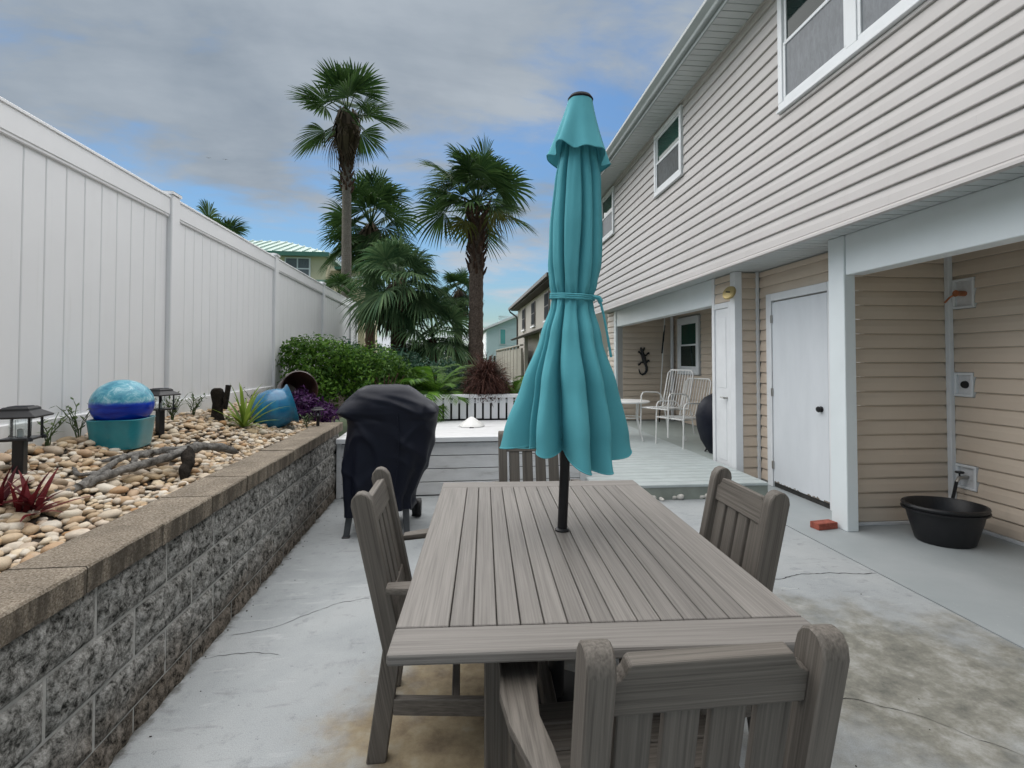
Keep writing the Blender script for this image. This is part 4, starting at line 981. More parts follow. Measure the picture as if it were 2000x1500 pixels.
for (x0, y0, x1, y1) in ((-0.27, -0.20, -0.315, -0.24), (0.155, -0.20, 0.175, -0.24), (-0.27, 0.22, -0.30, 0.27), (0.155, 0.22, 0.20, 0.30)):
    lg = MB(); lg.add([(x0 - .03, y0 - .02, 0.34), (x0 + .03, y0 - .02, 0.34), (x0 + .03, y0 + .02, 0.34), (x0 - .03, y0 + .02, 0.34), (x1 - .022, y1 - .02, 0.0), (x1 + .022, y1 - .02, 0.0), (x1 + .022, y1 + .02, 0.0), (x1 - .022, y1 + .02, 0.0)], [(0, 1, 2, 3), (7, 6, 5, 4), (0, 4, 5, 1), (1, 5, 6, 2), (2, 6, 7, 3), (3, 7, 4, 0)])
    lg.build('leg', 'grey_leg', gr, bevel=0.004)
    MB().box(x1 - .03, x1 + .03, y1 - .028, y1 + .028, 0.0, 0.012).build('foot', 'black', gr, bevel=0.003)
MB().lathe([(0.0, -0.025), (0.075, -0.025), (0.082, -0.012), (0.082, 0.012), (0.075, 0.025), (0.0, 0.025)], 24, M=Matrix.Translation((0.235, 0.27, 0.082)) @ Matrix.Rotation(R(90), 4, 'Y')).build('wheel', 'rubber', gr, smooth=True)
# black covered kettle half hidden behind the closet
kt = thing('covered_kettle', 'rounded black covered kettle grill beside the narrow closet door', 'grill', hw(3.60, 6.80, 0.14), 0)
MB().lathe([(0.20, 0.0), (0.24, 0.06), (0.31, 0.18), (0.355, 0.35), (0.37, 0.52), (0.34, 0.66), (0.26, 0.77), (0.14, 0.84), (0.0, 0.86)], 40, fr=lambda a, z: 1 + 0.02 * math.sin(a * 7 + z * 4)).build('cover', 'navy', kt, smooth=True)
for k in range(3):
    a = k * 2.1 + .4; MB().tube([(0.2 * math.cos(a), 0.2 * math.sin(a), 0.1), (0.26 * math.cos(a), 0.26 * math.sin(a), 0)], 0.012, 8).build('leg', 'black', kt)

# ------------------------------------------------------------------ white metal chairs and side table in the recess
def metal_chair(label, loc, rz):
    c = thing('metal_chair', label, 'chair', loc, rz, 'stacked white metal chairs in the recess'); rr = 0.011
    for s in (-1, 1):
        MB().tube([(s * .27, .27, 0), (s * .27, .26, .42), (s * .27, .25, .60), (s * .27, .215, .645), (s * .27, .15, .655), (s * .27, -.12, .64), (s * .265, -.20, .60), (s * .26, -.24, .50)], rr, 8).build('arm', 'white_metal', c, smooth=True)
        MB().tube([(s * .26, -.36, 0), (s * .255, -.27, .40)], rr, 8).build('leg', 'white_metal', c, smooth=True)
    MB().tube([(-.25, -.22, .40), (-.25, -.27, .60), (-.245, -.36, .95), (-.20, -.372, 1.0), (.20, -.372, 1.0), (.245, -.36, .95), (.25, -.27, .60), (.25, -.22, .40)], rr, 8).build('back_frame', 'white_metal', c, smooth=True)
    for i in range(9):
        x = -.20 + i * .05; MB().tube([(x, -.372, .995), (x, -.27, .60), (x, -.225, .44), (x, -.16, .415), (x, .24, .43), (x, .275, .41)], .0058, 6).build('slat', 'white_metal', c, smooth=True)
    MB().tube([(-.26, -.22, .40), (-.26, .26, .415), (.26, .26, .415), (.26, -.22, .40)], rr, 8, closed=True).build('seat_frame', 'white_metal', c, smooth=True)
    return c
cdir = R(112)
metal_chair('white slatted metal chair underneath, its back beside the black kettle', hw(3.26, 7.42, 0.158), cdir)
metal_chair('white slatted metal chair stacked on top of its twin', hw(3.10, 7.66, 0.285), cdir + R(4))
mt = thing('side_table', 'round white metal side table half hidden by the umbrella', 'table', hw(2.62, 8.05, 0.158))
MB().lathe([(0.0, 0.60), (0.34, 0.60), (0.352, 0.606), (0.352, 0.622), (0.34, 0.628), (0.0, 0.628)], 36).build('table_top', 'white_metal', mt, smooth=True)
for k in range(4):
    a = k * math.pi / 2 + .5; MB().tube([(.22 * math.cos(a), .22 * math.sin(a), .60), (.20 * math.cos(a), .20 * math.sin(a), .36), (.31 * math.cos(a), .31 * math.sin(a), 0)], .011, 8).build('leg', 'white_metal', mt, smooth=True)
MB().tube([(.2 * math.cos(t * math.pi / 10), .2 * math.sin(t * math.pi / 10), .36) for t in range(20)], .008, 6, closed=True).build('ring', 'white_metal', mt, smooth=True)
po = thing('leaning_pole', 'thin white pole with black grip leaning in the recess corner', 'pole', hw(4.05, 10.3, 0.14))
MB().tube([(0, 0, 0.36), (0.16, 0.1, 2.3)], 0.012, 8).build('shaft', 'white_metal', po, smooth=True)
MB().tube([(-0.02, 0, 0.0), (0.0, 0, 0.37)], [0.012, 0.017], 8).build('grip', 'black', po, smooth=True)
MB().tube([(0.075, 0.06, 1.45), (0.15, 0.09, 2.05)], 0.018, 8).build('sleeve', 'dark_iron', po, smooth=True)

# gecko ornament on the recess wall
gk = thing('gecko_ornament', 'black metal gecko ornament with curled tail hung on the tan wall', 'ornament', hw(3.78, 10.56, 1.14), -HR)
k_ = 0.90
body = [(-.02, .60), (-.02, .54), (-.005, .46), (.02, .38), (.04, .30), (.055, .24)]
MB().tube([(x * k_, 0, z * k_) for x, z in body], [.055, .030, .045, .050, .042, .03], 10).build('body', 'dark_iron', gk, smooth=True)
tail = [(.055, .25), (.085, .17), (.085, .09), (.045, .02), (-.02, -.01), (-.075, .02), (-.10, .09), (-.105, .13)]
MB().tube([(x * k_, 0, z * k_) for x, z in tail], [.03, .03, .028, .025, .02, .016, .012, .008], 8).build('tail', 'dark_iron', gk, smooth=True)
for sx, z, dz in ((-1, .47, .06), (1, .45, .05), (-1, .29, -.05), (1, .27, .05)):
    MB().tube([(0.01 * k_, 0, z * k_), ((.01 + sx * .07) * k_, -.01, (z + dz * .2) * k_), ((.01 + sx * .10) * k_, -.01, (z + dz) * k_), ((.01 + sx * .135) * k_, -.01, (z + dz * 1.1) * k_)], [.02, .018, .02, .028], 8).build('leg', 'dark_iron', gk, smooth=True)
for sx in (-1, 1): MB().tube([((-.02 + sx * .035) * k_, -.02, .60 * k_), ((-.02 + sx * .045) * k_, -.02, .645 * k_)], [.022, .018], 8).build('eye', 'dark_iron', gk, smooth=True)

# ------------------------------------------------------------------ tub, brick
tb = thing('rubber_tub', 'black rubber tub standing under the hose tap', 'tub', hw(3.80, 3.72, 0), R(-12))
def oval(a, z): return 1.0
Ms = Matrix.Diagonal((1.0, 0.86, 1.0, 1.0))
MB().lathe([(0.0, 0.0), (0.185, 0.0), (0.20, 0.012), (0.245, 0.17), (0.268, 0.268), (0.285, 0.275), (0.290, 0.288), (0.284, 0.300), (0.268, 0.302), (0.258, 0.292), (0.235, 0.17), (0.19, 0.03), (0.0, 0.028)], 48, M=Ms).build('shell', 'rubber', tb, smooth=True)
MB().lathe([(0.288, 0.25), (0.292, 0.255), (0.292, 0.262), (0.272, 0.266)], 48, M=Ms, cap=False).build('rim_lip', 'rubber', tb, smooth=True)
MB().tube([(-0.20, 0.02, 0.215), (-0.1, -0.02, 0.235), (0.02, -0.05, 0.215), (0.1, -0.09, 0.17)], 0.016, 10).build('hose', 'rubber', tb, smooth=True)
bk = MB().box(-0.10, 0.10, -0.048, 0.048, 0.0, 0.056).build('brick', 'brick', bevel=0.005, segs=2); tag(bk, 'red brick lying against the white corner post', 'brick')
bk.location = hw(3.065, 4.11, 0.0); bk.rotation_euler = (0, 0, R(8))

# ------------------------------------------------------------------ things on the pebble bed
def bz(x, y): return bed_z(x, y) + 0.012
x, y = -2.06, 3.42; pz = bz(x, y)
pot = thing('teal_planter', 'square teal glazed planter under the glass ball', 'planter', (x, y, pz), R(6))
def sq(a, z): return 1 / max(abs(math.cos(a)) ** 5 + abs(math.sin(a)) ** 5, 1e-6) ** (1 / 5)
MB().lathe([(0.0, -0.02), (0.125, -0.02), (0.130, 0.0), (0.140, 0.10), (0.146, 0.150), (0.148, 0.157), (0.143, 0.161), (0.136, 0.155), (0.125, 0.08), (0.0, 0.07)], 64, fr=sq).build('bowl', 'teal_glaze', pot, smooth=True, angle=35)
bl = MB(); bl.lathe([(math.sin(t) * 0.166, -math.cos(t) * 0.152) for t in [0.02] + [math.pi * i / 28 for i in range(1, 28)] + [math.pi - 0.02]], 56)
o = bl.build('glass_ball', 'ball', smooth=True, angle=80); o.location = (x, y, pz + 0.248); tag(o, 'blue and aqua marbled glass ball resting in the teal planter', 'ball')
def lantern(name, label, loc, rz, s, style=0):
    l = thing(name, label, 'lantern', loc, rz, 'solar path lanterns in the pebble bed'); l.scale = (s, s, s)
    MB().box(-.022, .022, -.022, .022, -0.08, 0.20).build('stake', 'black', l, bevel=.003)
    MB().box(-.062, .062, -.062, .062, .20, .212).build('base_plate', 'black', l, bevel=.003)
    for sx in (-1, 1):
        for sy in (-1, 1):
            MB().tube([(sx * .058, sy * .058, .206), (sx * .058, sy * .058, .312)], .0055, 6).build('rod', 'black', l)
            MB().lathe([(0, .198), (.011, .198), (.012, .207), (.008, .216), (0, .218)], 8, c=(sx * .064, sy * .064, 0)).build('corner_nub', 'black', l, smooth=True)
    MB().lathe([(.042, .214), (.044, .30), (.041, .30), (.039, .216)], 4 if style == 0 else 14, cap=False).build('glass', 'clear', l)
    MB().lathe([(0.0, .216), (.012, .216), (.012, .25), (0, .255)], 10).build('bulb', 'white_metal', l, smooth=True)
    rf = MB(); a, b_, c_, d_ = .108, .052, .056, .046
    def ring(h, z): return [(-h, -h, z), (h, -h, z), (h, h, z), (-h, h, z)]
    rf.add(ring(.090, .308) + ring(.094, .316) + ring(.056, .342) + ring(.056, .352) + ring(.046, .360), [(3, 2, 1, 0)] + [(4 * i + k, 4 * i + (k + 1) % 4, 4 * i + 4 + (k + 1) % 4, 4 * i + 4 + k) for i in range(4) for k in range(4)] + [(16, 17, 18, 19)])
    r_ = rf.build('roof', 'dark_iron', l, bevel=.002); MB().box(-.036, .036, -.036, .036, .3602, .3625).build('solar_panel', 'navy', r_)
    return l
lantern('path_lantern', 'black solar lantern standing at the left edge near the fence', (-2.02, 2.62, bz(-2.02, 2.62) - .025), R(14), 0.98)
lantern('path_lantern', 'black solar lantern just behind the glass ball', (-2.06, 3.83, bz(-2.06, 3.83) - .01), R(-20), 0.95)
lantern('path_lantern', 'small black solar lantern between the blue pot and the grill', (-1.40, 5.45, 0.735), R(30), 0.62, 1)
# driftwood
dw = thing('driftwood', 'grey forked driftwood branch lying across the pebbles', 'driftwood', (-1.7, 3.0, 0.80))
def drift(pts, rad, seed):
    P = []; rr = []
    pts = [Vector(p) for p in pts]
    for i in range(len(pts) - 1):
        p0, p1, p2, p3 = pts[max(i - 1, 0)], pts[i], pts[i + 1], pts[min(i + 2, len(pts) - 1)]
        for s in range(7):
            t = s / 7; q = 0.5 * ((2 * p1) + (-p0 + p2) * t + (2 * p0 - 5 * p1 + 4 * p2 - p3) * t * t + (-p0 + 3 * p1 - 3 * p2 + p3) * t ** 3)
            P.append(q); rr.append(rad[i] + (rad[i + 1] - rad[i]) * t)
    P.append(pts[-1]); rr.append(rad[-1]); m_ = MB(); m_.tube(P, rr, 14)
    m_.v = [tuple(Vector(v) + Vector((noise.noise(Vector(v) * 21 + Vector((seed, 0, 0))), noise.noise(Vector(v) * 21 + Vector((0, seed, 5))), noise.noise(Vector(v) * 21 + Vector((9, 0, seed))))) * 0.015) for v in m_.v]
    return m_
def L2(x, y, z): return (x + 1.7, y - 3.0, z - 0.80)
drift([L2(-1.80, 2.50, .82), L2(-1.79, 2.72, .84), L2(-1.74, 2.90, .865), L2(-1.66, 3.12, .88), L2(-1.58, 3.33, .905), L2(-1.50, 3.46, .885), L2(-1.43, 3.56, .83)], [.010, .018, .022, .022, .030, .026, .010], 1).build('branch', 'drift', dw, smooth=True)
drift([L2(-1.79, 2.66, .84), L2(-1.82, 2.92, .885), L2(-1.84, 3.14, .905), L2(-1.76, 3.26, .90), L2(-1.62, 3.30, .90)], [.016, .016, .014, .016, .020], 2).build('branch', 'drift', dw, smooth=True)
drift([L2(-1.60, 3.27, .90), L2(-1.56, 3.19, .86), L2(-1.545, 3.13, .80), L2(-1.54, 3.11, .755)], [.03, .032, .026, .018], 3).build('branch_stub', 'charred', dw, smooth=True)
drift([L2(-1.80, 2.56, .82), L2(-1.90, 2.60, .845), L2(-2.02, 2.60, .86)], [.018, .014, .007], 4).build('twig', 'drift', dw, smooth=True)
drift([L2(-1.84, 3.10, .905), L2(-1.97, 3.02, .88), L2(-2.06, 2.92, .87)], [.012, .009, .004], 5).build('twig', 'drift', dw, smooth=True)
drift([L2(-1.76, 2.84, .862), L2(-1.86, 2.80, .87), L2(-1.98, 2.88, .885), L2(-2.10, 3.02, .90)], [.014, .012, .010, .004], 6).build('twig', 'drift', dw, smooth=True)
drift([L2(-1.73, 2.96, .875), L2(-1.77, 3.08, .90), L2(-1.74, 3.22, .905), L2(-1.64, 3.34, .915)], [.012, .015, .014, .012], 7).build('twig', 'drift', dw, smooth=True)
# charred stump
x, y = -2.07, 4.72; stp = thing('stump', 'small charred black stump in front of the fence', 'stump', (x, y, bz(x, y)))
m_ = MB(); m_.lathe([(0.0, -.03), (.056, -.03), (.048, .05), (.044, .15), (.046, .24), (.042, .272), (.024, .285), (0, .27)], 26); m_.v = [tuple(Vector(v) + Vector((noise.noise(Vector(v) * 13), noise.noise(Vector(v) * 13 + Vector((5, 0, 0))), .6 * noise.noise(Vector(v) * 9 + Vector((0, 7, 0))))) * .020) for v in m_.v]; m_.build('trunk', 'charred', stp, smooth=True)
m_ = MB(); m_.tube([(.05, 0, .10), (.075, 0, .20), (.082, .01, .31)], [.022, .026, .022], 12); m_.v = [tuple(Vector(v) + Vector((noise.noise(Vector(v) * 15), noise.noise(Vector(v) * 15 + Vector((5, 0, 0))), 0)) * .02) for v in m_.v]; m_.build('prong', 'charred', stp, smooth=True)
# blue pot lying on its side
x, y = -1.72, 5.22; bp = thing('blue_pot', 'glazed blue pot lying on its side among the pebbles', 'pot', (x, y, bz(x, y)))
Mp = Matrix.Translation((-.10, 0, .165)) @ Matrix.Rotation(R(24), 4, 'Z') @ Matrix.Rotation(R(74), 4, 'Y')
MB().lathe([(0.0, -.15), (.09, -.15), (.14, -.12), (.185, -.04), (.200, .05), (.190, .13), (.172, .18), (.178, .205), (.198, .225), (.205, .235), (.195, .238), (.16, .20), (.16, .16), (.17, .06), (.15, 0), (0, -.1)], 48, M=Mp, fr=lambda a, z: 1 + (0.05 * math.sin(3 * a) if z > .25 else 0)).build('body', 'blue_glaze', bp, smooth=True)
# big dark clay pot lying behind, purple plant spilling out
x, y = -1.93, 6.45; cp = thing('clay_pot', 'large dark clay pot on its side with its mouth towards the patio', 'pot', (x, y, bz(x, y))); cp.scale = (.78, .78, .78)
Mp = Matrix.Translation((-.04, .05, .25)) @ Matrix.Rotation(R(38), 4, 'Z') @ Matrix.Rotation(R(78), 4, 'X')
MB().lathe([(0.0, -.30), (.15, -.30), (.20, -.22), (.255, -.02), (.265, .14), (.258, .20), (.285, .215), (.290, .26), (.272, .268), (.24, .20), (.235, .0), (.15, -.22), (0, -.24)], 44, M=Mp).build('body', 'clay', cp, smooth=True)

# ------------------------------------------------------------------ plants
def fan_mesh(el, seed, Rb, Lp, nseg, span, g, mat, name='frond', fold=0.18, split=0.5):
    r = random.Random(seed); e_ = R(el); V = []; F = []
    p = Vector((0, 0, 0)); ang = e_; pts = [p.copy()]
    for i in range(5):
        p = p + Vector((math.cos(ang), 0, math.sin(ang))) * Lp / 5; pts.append(p.copy()); ang -= g * 0.10 * max(0.2, math.cos(ang))
    pet = MB(); pet.tube(pts, [0.022, 0.018, 0.015, 0.013, 0.012, 0.010], 5); V += pet.v; F += [f for f in pet.f]
    d = Vector((math.cos(ang), 0, math.sin(ang))); s = Vector((0, 1, 0)); n = d.cross(s) * -1
    if n.z < 0 and el > -60: n = -n
    tilt = R(r.uniform(-42, 42)); Mt = Matrix.Rotation(tilt, 3, d); s = Mt @ s; n = Mt @ n
    ts = (0.04, 0.25, 0.45, 0.65, 0.84, 1.0)
    for k in range(nseg):
        ph = R(span) * ((k + 0.5) / nseg - 0.5) + R(r.uniform(-1.5, 1.5)); L = Rb * (0.70 + 0.30 * math.cos(ph * 0.62)) * r.uniform(0.9, 1.06)
        dd = (d * math.cos(ph) + s * math.sin(ph)); sv = (-d * math.sin(ph) + s * math.cos(ph)); wmax = R(span) / nseg * L * split * 0.52
        cup = n * (0.14 * abs(math.sin(ph)) * L); drp = g * r.uniform(0.7, 1.35); b0 = len(V)
        for t in ts:
            c = p + dd * (L * t) + cup * t - Vector((0, 0, 1)) * (drp * 0.55 * L * t ** 2.6) - dd * (drp * 0.12 * L * t ** 3)
            wd = wmax * min(t / split, 1.0) if t <= split else wmax * max(0.04, (1 - t) / (1 - split)) ** 0.8
            V += [tuple(c - sv * wd), tuple(c - n * wd * fold * 2.4), tuple(c + sv * wd)]
        for j in range(len(ts) - 1):
            a = b0 + 3 * j; F += [(a, a + 1, a + 4, a + 3), (a + 1, a + 2, a + 5, a + 4)]
    m_ = MB(); m_.v = V; m_.f = F; return m_.mesh(name, mat, recalc=False)
ELS = [82, 62, 42, 22, 2, -18, -40]
def frond_set(seed, Rb, Lp, nseg, span, g, mat, split=0.5): return {e_: [fan_mesh(e_, seed + i * 31 + e_, Rb, Lp, nseg, span, g, mat, split=split) for i in range(3)] for e_ in ELS}
def trunk_mesh(h, r0, r1, bend, mat, seed, rough=0.10, boots=0, n=18):
    r = random.Random(seed); N = max(14, int(h / 0.07)); m_ = MB(); P = []; Q = []
    for i in range(N + 1):
        t = i / N; P.append((bend[0] * t * t, bend[1] * t * t, h * t)); Q.append((r0 + (r1 - r0) * t) * (1 + (0.16 * math.exp(-t * 14))) * (1 + rough * 0.5 * math.sin(i * 2.2) + rough * r.uniform(-.5, .5)))
    m_.tube(P, Q, n); m_.v = [tuple(Vector(v) + Vector((noise.noise(Vector(v) * 9), noise.noise(Vector(v) * 9 + Vector((4, 0, 0))), 0)) * r1 * rough) for v in m_.v]
    return m_
def palm(name, label, x, y, z0, h, fr, fset, trunk, bend=(0, 0), dead=None, scale=1.0, seed=1, boots=None, yel=None, skirt=None):
    t = thing(name, label, 'palm tree', (x, y, z0), 0, 'palm trees behind the planter'); r = random.Random(seed)
    trunk.build('trunk', trunk.mat, t, smooth=True, angle=60)
    top = Vector((bend[0], bend[1], h))
    if skirt: skirt.build('dead_skirt', 'palm_dead', t).location = top
    if boots:
        b_ = MB(); zb, zt, rb, rt, nb = boots
        for i in range(nb):
            u = i / nb; a = i * 2.399 + r.uniform(-.2, .2); z = zb + (zt - zb) * u; rr = rb + (rt - rb) * u
            o_ = Vector((math.cos(a), math.sin(a), 0)); c = Vector((bend[0] * (z / h) ** 2, bend[1] * (z / h) ** 2, z)) + o_ * rr * 0.75; L = r.uniform(.12, .24) * (1.25 if u > .6 else 1)
            b_.tube([c, c + o_ * L * 0.38 + Vector((0, 0, L * 0.45)), c + o_ * L * 0.62 + Vector((0, 0, L))], [0.045, 0.030, 0.012], 5)
        b_.build('boots', 'bark_red', t)
    for i in range(fr['n']):
        u = (i + 0.5) / fr['n']; el = fr['hi'] + (fr['lo'] - fr['hi']) * u ** fr.get('pow', 1.0) + r.uniform(-1, 1) * fr.get('jit', 18); a = i * 2.39996 + r.uniform(-.3, .3)
        e_ = min(ELS, key=lambda q: abs(q - el)); fs_ = fset
        if yel and el < fr['lo'] + 14 and r.random() < 0.5: fs_ = yel
        s = scale * r.uniform(0.78, 1.15)
        Mx = Matrix.Translation(top + Vector((0, 0, (u - .5) * -.25 * scale))) @ Matrix.Rotation(a, 4, 'Z') @ Matrix.Rotation(-R(el - e_), 4, 'Y') @ Matrix.Diagonal((s, s, s, 1))
        link('frond', fs_[e_][i % 3], t, Mx)
    return t
def tk(m_, mat): m_.mat = mat; return m_
F_wash = frond_set(100, 1.02, 0.62, 30, 165, 0.30, 'palm', 0.62)
F_sab = frond_set(300, 0.80, 0.62, 36, 215, 0.50, 'palm', 0.55)
F_sil = frond_set(500, 0.85, 0.55, 36, 215, 0.78, 'palm_gray', 0.55)
F_yel = frond_set(700, 0.55, 0.40, 26, 200, 0.9, 'palm_yel')
F_dead = frond_set(900, 0.75, 0.45, 26, 150, 1.3, 'palm_dead')
# hanging thatch below the tall palm's crown
def skirt_mesh(n, L, r0, r1, seed):
    r = random.Random(seed); m_ = MB()
    for i in range(n):
        a = r.uniform(0, 6.283); o_ = Vector((math.cos(a), math.sin(a), 0)); q = Vector((-math.sin(a), math.cos(a), 0)); ll = L * r.uniform(.55, 1.1); ra = r0 * r.uniform(.8, 1.4); rb = r1 * r.uniform(.4, 1.25); w0 = r.uniform(.014, .045); z0 = r.uniform(-.35, .15)
        p = [o_ * (ra * .4) + Vector((0, 0, z0 + .05)), o_ * (ra + (rb - ra) * .55) + Vector((0, 0, z0 - ll * .35)), o_ * rb + q * r.uniform(-.1, .1) + Vector((0, 0, z0 - ll * .75)), o_ * rb * .85 + q * r.uniform(-.14, .14) + Vector((0, 0, z0 - ll))]
        vs = []
        for k, pp in enumerate(p): w_ = w0 * (.8, 1.2, .9, .15)[k]; vs += [pp - q * w_, pp + q * w_ + o_ * .01]
        m_.add(vs, [(2 * k, 2 * k + 1, 2 * k + 3, 2 * k + 2) for k in range(3)])
    return m_
def tall_trunk():
    m_ = trunk_mesh(7.45, 0.15, 0.105, (-0.02, 0), 'bark_grey', 3, 0.05); return tk(m_, 'bark_grey')
palm('tall_palm', 'tall thin-trunked fan palm rising high above the fence', -2.88, 14.0, 0.6, 7.50, dict(n=21, hi=92, lo=-48, pow=1.15, jit=12), F_wash, tall_trunk(), (-0.02, 0), scale=1.0, seed=11, skirt=skirt_mesh(260, 1.25, 0.42, 0.17, 4), boots=(5.4, 6.6, 0.12, 0.15, 40), yel=F_dead)
palm('cabbage_palm', 'cabbage palm with a round crown standing behind the rusty brown shrub', 0.47, 10.5, 0.7, 4.0, dict(n=34, hi=84, lo=-14, pow=0.9), F_sab, tk(trunk_mesh(3.7, 0.165, 0.135, (0.02, 0), 'bark', 5, 0.10), 'bark_mix'), (0.02, 0), scale=1.06, seed=21, boots=(2.5, 3.95, 0.13, 0.20, 70), yel=F_yel)
palm('bushy_palm', 'bushy fan palm crown directly behind the tall thin trunk', -2.6, 16.2, 0.6, 5.0, dict(n=34, hi=80, lo=-42, pow=0.85), F_sab, tk(trunk_mesh(4.3, 0.16, 0.14, (0, 0), 'bark', 6, 0.1), 'bark_red'), scale=1.45, seed=33, yel=F_yel, skirt=skirt_mesh(200, .9, .2, .5, 9))
palm('drooping_palm', 'silvery drooping palm hanging over the fence end', -1.16, 10.9, 0.7, 2.35, dict(n=36, hi=78, lo=-38, pow=0.8), F_sil, tk(trunk_mesh(2.4, 0.17, 0.15, (0, 0), 'bark', 7, 0.1), 'bark_red'), scale=0.92, seed=41, skirt=skirt_mesh(120, .8, .2, .45, 10))
palm('young_palm', 'young fan palm low between the silvery palm and the round-crowned palm', -0.45, 10.9, 0.7, 1.25, dict(n=22, hi=80, lo=-22, pow=0.8), F_sil, tk(trunk_mesh(1.2, 0.12, 0.11, (0, 0), 'bark', 8, 0.1), 'bark_red'), scale=0.85, seed=51)
palm('distant_palm', 'small far palm seen just left of the thick palm trunk', 0.18, 17.5, 0.2, 3.55, dict(n=24, hi=80, lo=-40, pow=0.85), F_sab, tk(trunk_mesh(3.5, 0.14, 0.12, (0, 0), 'bark', 9, 0.1), 'bark_red'), scale=0.72, seed=61, skirt=skirt_mesh(90, .9, .2, .4, 12))
palm('neighbour_palm', 'palm crown peeking over the fence left of the green-roofed house', -4.2, 9.2, 0.4, 3.0, dict(n=24, hi=80, lo=-30, pow=0.85), F_sab, tk(trunk_mesh(2.9, 0.16, 0.14, (0, 0), 'bark', 10, 0.1), 'bark_red'), scale=0.60, seed=71)
palm('side_palm', 'dark palm fronds spreading between the yellow house and the tall trunk', -2.85, 12.9, 0.6, 2.45, dict(n=18, hi=75, lo=-25, pow=0.85), F_sab, tk(trunk_mesh(2.4, 0.15, 0.14, (0, 0), 'bark', 13, 0.1), 'bark_red'), scale=0.55, seed=81)

def leaf_cloud(name, blobs, n, size, mat, parent, seed, up=0.25, aspect=0.42, shell=0.55):
    g_ = np.random.RandomState(seed); vol = np.array([b_[3] * b_[4] * b_[5] for b_ in blobs]) ** 0.67; pr_ = vol / vol.sum(); idx = g_.choice(len(blobs), n, p=pr_)
    B = np.array(blobs)[idx]; d = g_.normal(size=(n, 3)); d /= np.linalg.norm(d, axis=1)[:, None]
    rr = (shell + (1 - shell) * g_.rand(n) ** 0.6)[:, None]
    lump = np.array([1 + 0.30 * noise.noise(Vector((q[0] * 2.6 + i_ * 3.1, q[1] * 2.6, q[2] * 2.6 + seed))) for q, i_ in zip(d, idx)])[:, None]
    P = B[:, :3] + d * B[:, 3:6] * rr * lump
    nrm = d + g_.normal(size=(n, 3)) * 0.55 + np.array([0, 0, up]); nrm /= np.linalg.norm(nrm, axis=1)[:, None]
    t = np.cross(nrm, g_.normal(size=(n, 3))); t += np.array([0, 0, 0.35]); t /= np.linalg.norm(t, axis=1)[:, None]; b2 = np.cross(nrm, t); b2 /= np.linalg.norm(b2, axis=1)[:, None]
    L = (size * g_.uniform(0.65, 1.35, n))[:, None]; W = L * aspect
    V = np.stack([P - t * L * .5, P + b2 * W * .5 + nrm * L * .06, P + t * L * .5 - nrm * L * .10, P - b2 * W * .5 + nrm * L * .06], 1).reshape(-1, 3); F = np.arange(4 * n).reshape(-1, 4)
    return link(name, npmesh(name, V, F, mat), parent)
def stems(parent, n, rx, ry, h, seed, mat='bark_red', r0=.012):
    r = random.Random(seed); m_ = MB()
    for i in range(n):
        a = r.uniform(0, 6.28); x, y = rx * r.uniform(.2, .8) * math.cos(a), ry * r.uniform(.2, .8) * math.sin(a); m_.tube([(x * .3, y * .3, -.05), (x * .7, y * .7, h * .5), (x, y, h * r.uniform(.75, .95))], [r0, r0 * .8, r0 * .4], 5)
    m_.build('stems', mat, parent)
def shrub(name, label, loc, blobs, n, size, mat, seed, h, **k):
    t = thing(name, label, 'shrub', loc); leaf_cloud('foliage', blobs, n, size, mat, t, seed, **k); stems(t, 12, .4, .4, h, seed); return t
shrub('hedge_shrub', 'dense green hedge shrub against the fence behind the clay pot', (-1.92, 7.25, .82), [(0, 0, .50, .45, .42, .50), (-.2, 0, .72, .26, .25, .26), (.22, -.1, .66, .30, .28, .28), (.05, -.2, .25, .45, .3, .28)], 5200, .062, 'hedge', 1, .7)
shrub('hedge_shrub', 'bright green rounded shrub right behind the grill', (-1.18, 7.35, .78), [(0, 0, .46, .48, .40, .44), (-.2, -.1, .64, .28, .26, .26), (.28, -.05, .52, .30, .28, .28), (.1, -.22, .22, .45, .28, .26)], 5200, .060, 'hedge', 2, .7)
shrub('low_shrub', 'light green sprawling shrub between the hedge and the ferny palm', (-.66, 7.42, .78), [(0, 0, .28, .25, .28, .30), (.14, -.05, .2, .22, .22, .22)], 1700, .058, 'hedge', 3, .4)
shrub('variegated_sprig', 'pale leggy sprig poking out of the bright green shrub', (-.92, 7.02, .95), [(0, 0, .20, .10, .08, .2), (.05, 0, .36, .07, .06, .1)], 170, .07, 'hedge_l', 4, .35, aspect=.3, shell=.1)
shrub('backdrop_shrub', 'dark blue-green undergrowth behind the low shrubs', (-.35, 8.8, .7), [(0, 0, .35, .65, .5, .45), (-.6, .4, .5, .5, .5, .5), (.6, .3, .3, .5, .5, .35)], 3600, .085, 'bluegreen', 5, .5)
shrub('fence_shrub', 'dark leafy shrub filling the corner at the fence end', (-1.9, 9.6, .7), [(0, 0, .5, .5, .8, .6), (.4, .5, .5, .5, .6, .5)], 3600, .085, 'bluegreen', 6, .6)
shrub('tall_undergrowth', 'tall tangled undergrowth below the thick palm trunk', (.25, 12.6, .6), [(-.3, 0, .7, .8, .6, .8), (.3, .4, .5, .7, .6, .6), (-1.1, .5, .9, .7, .6, .9)], 4200, .10, 'palm_gray', 7, 1.0, aspect=.2)

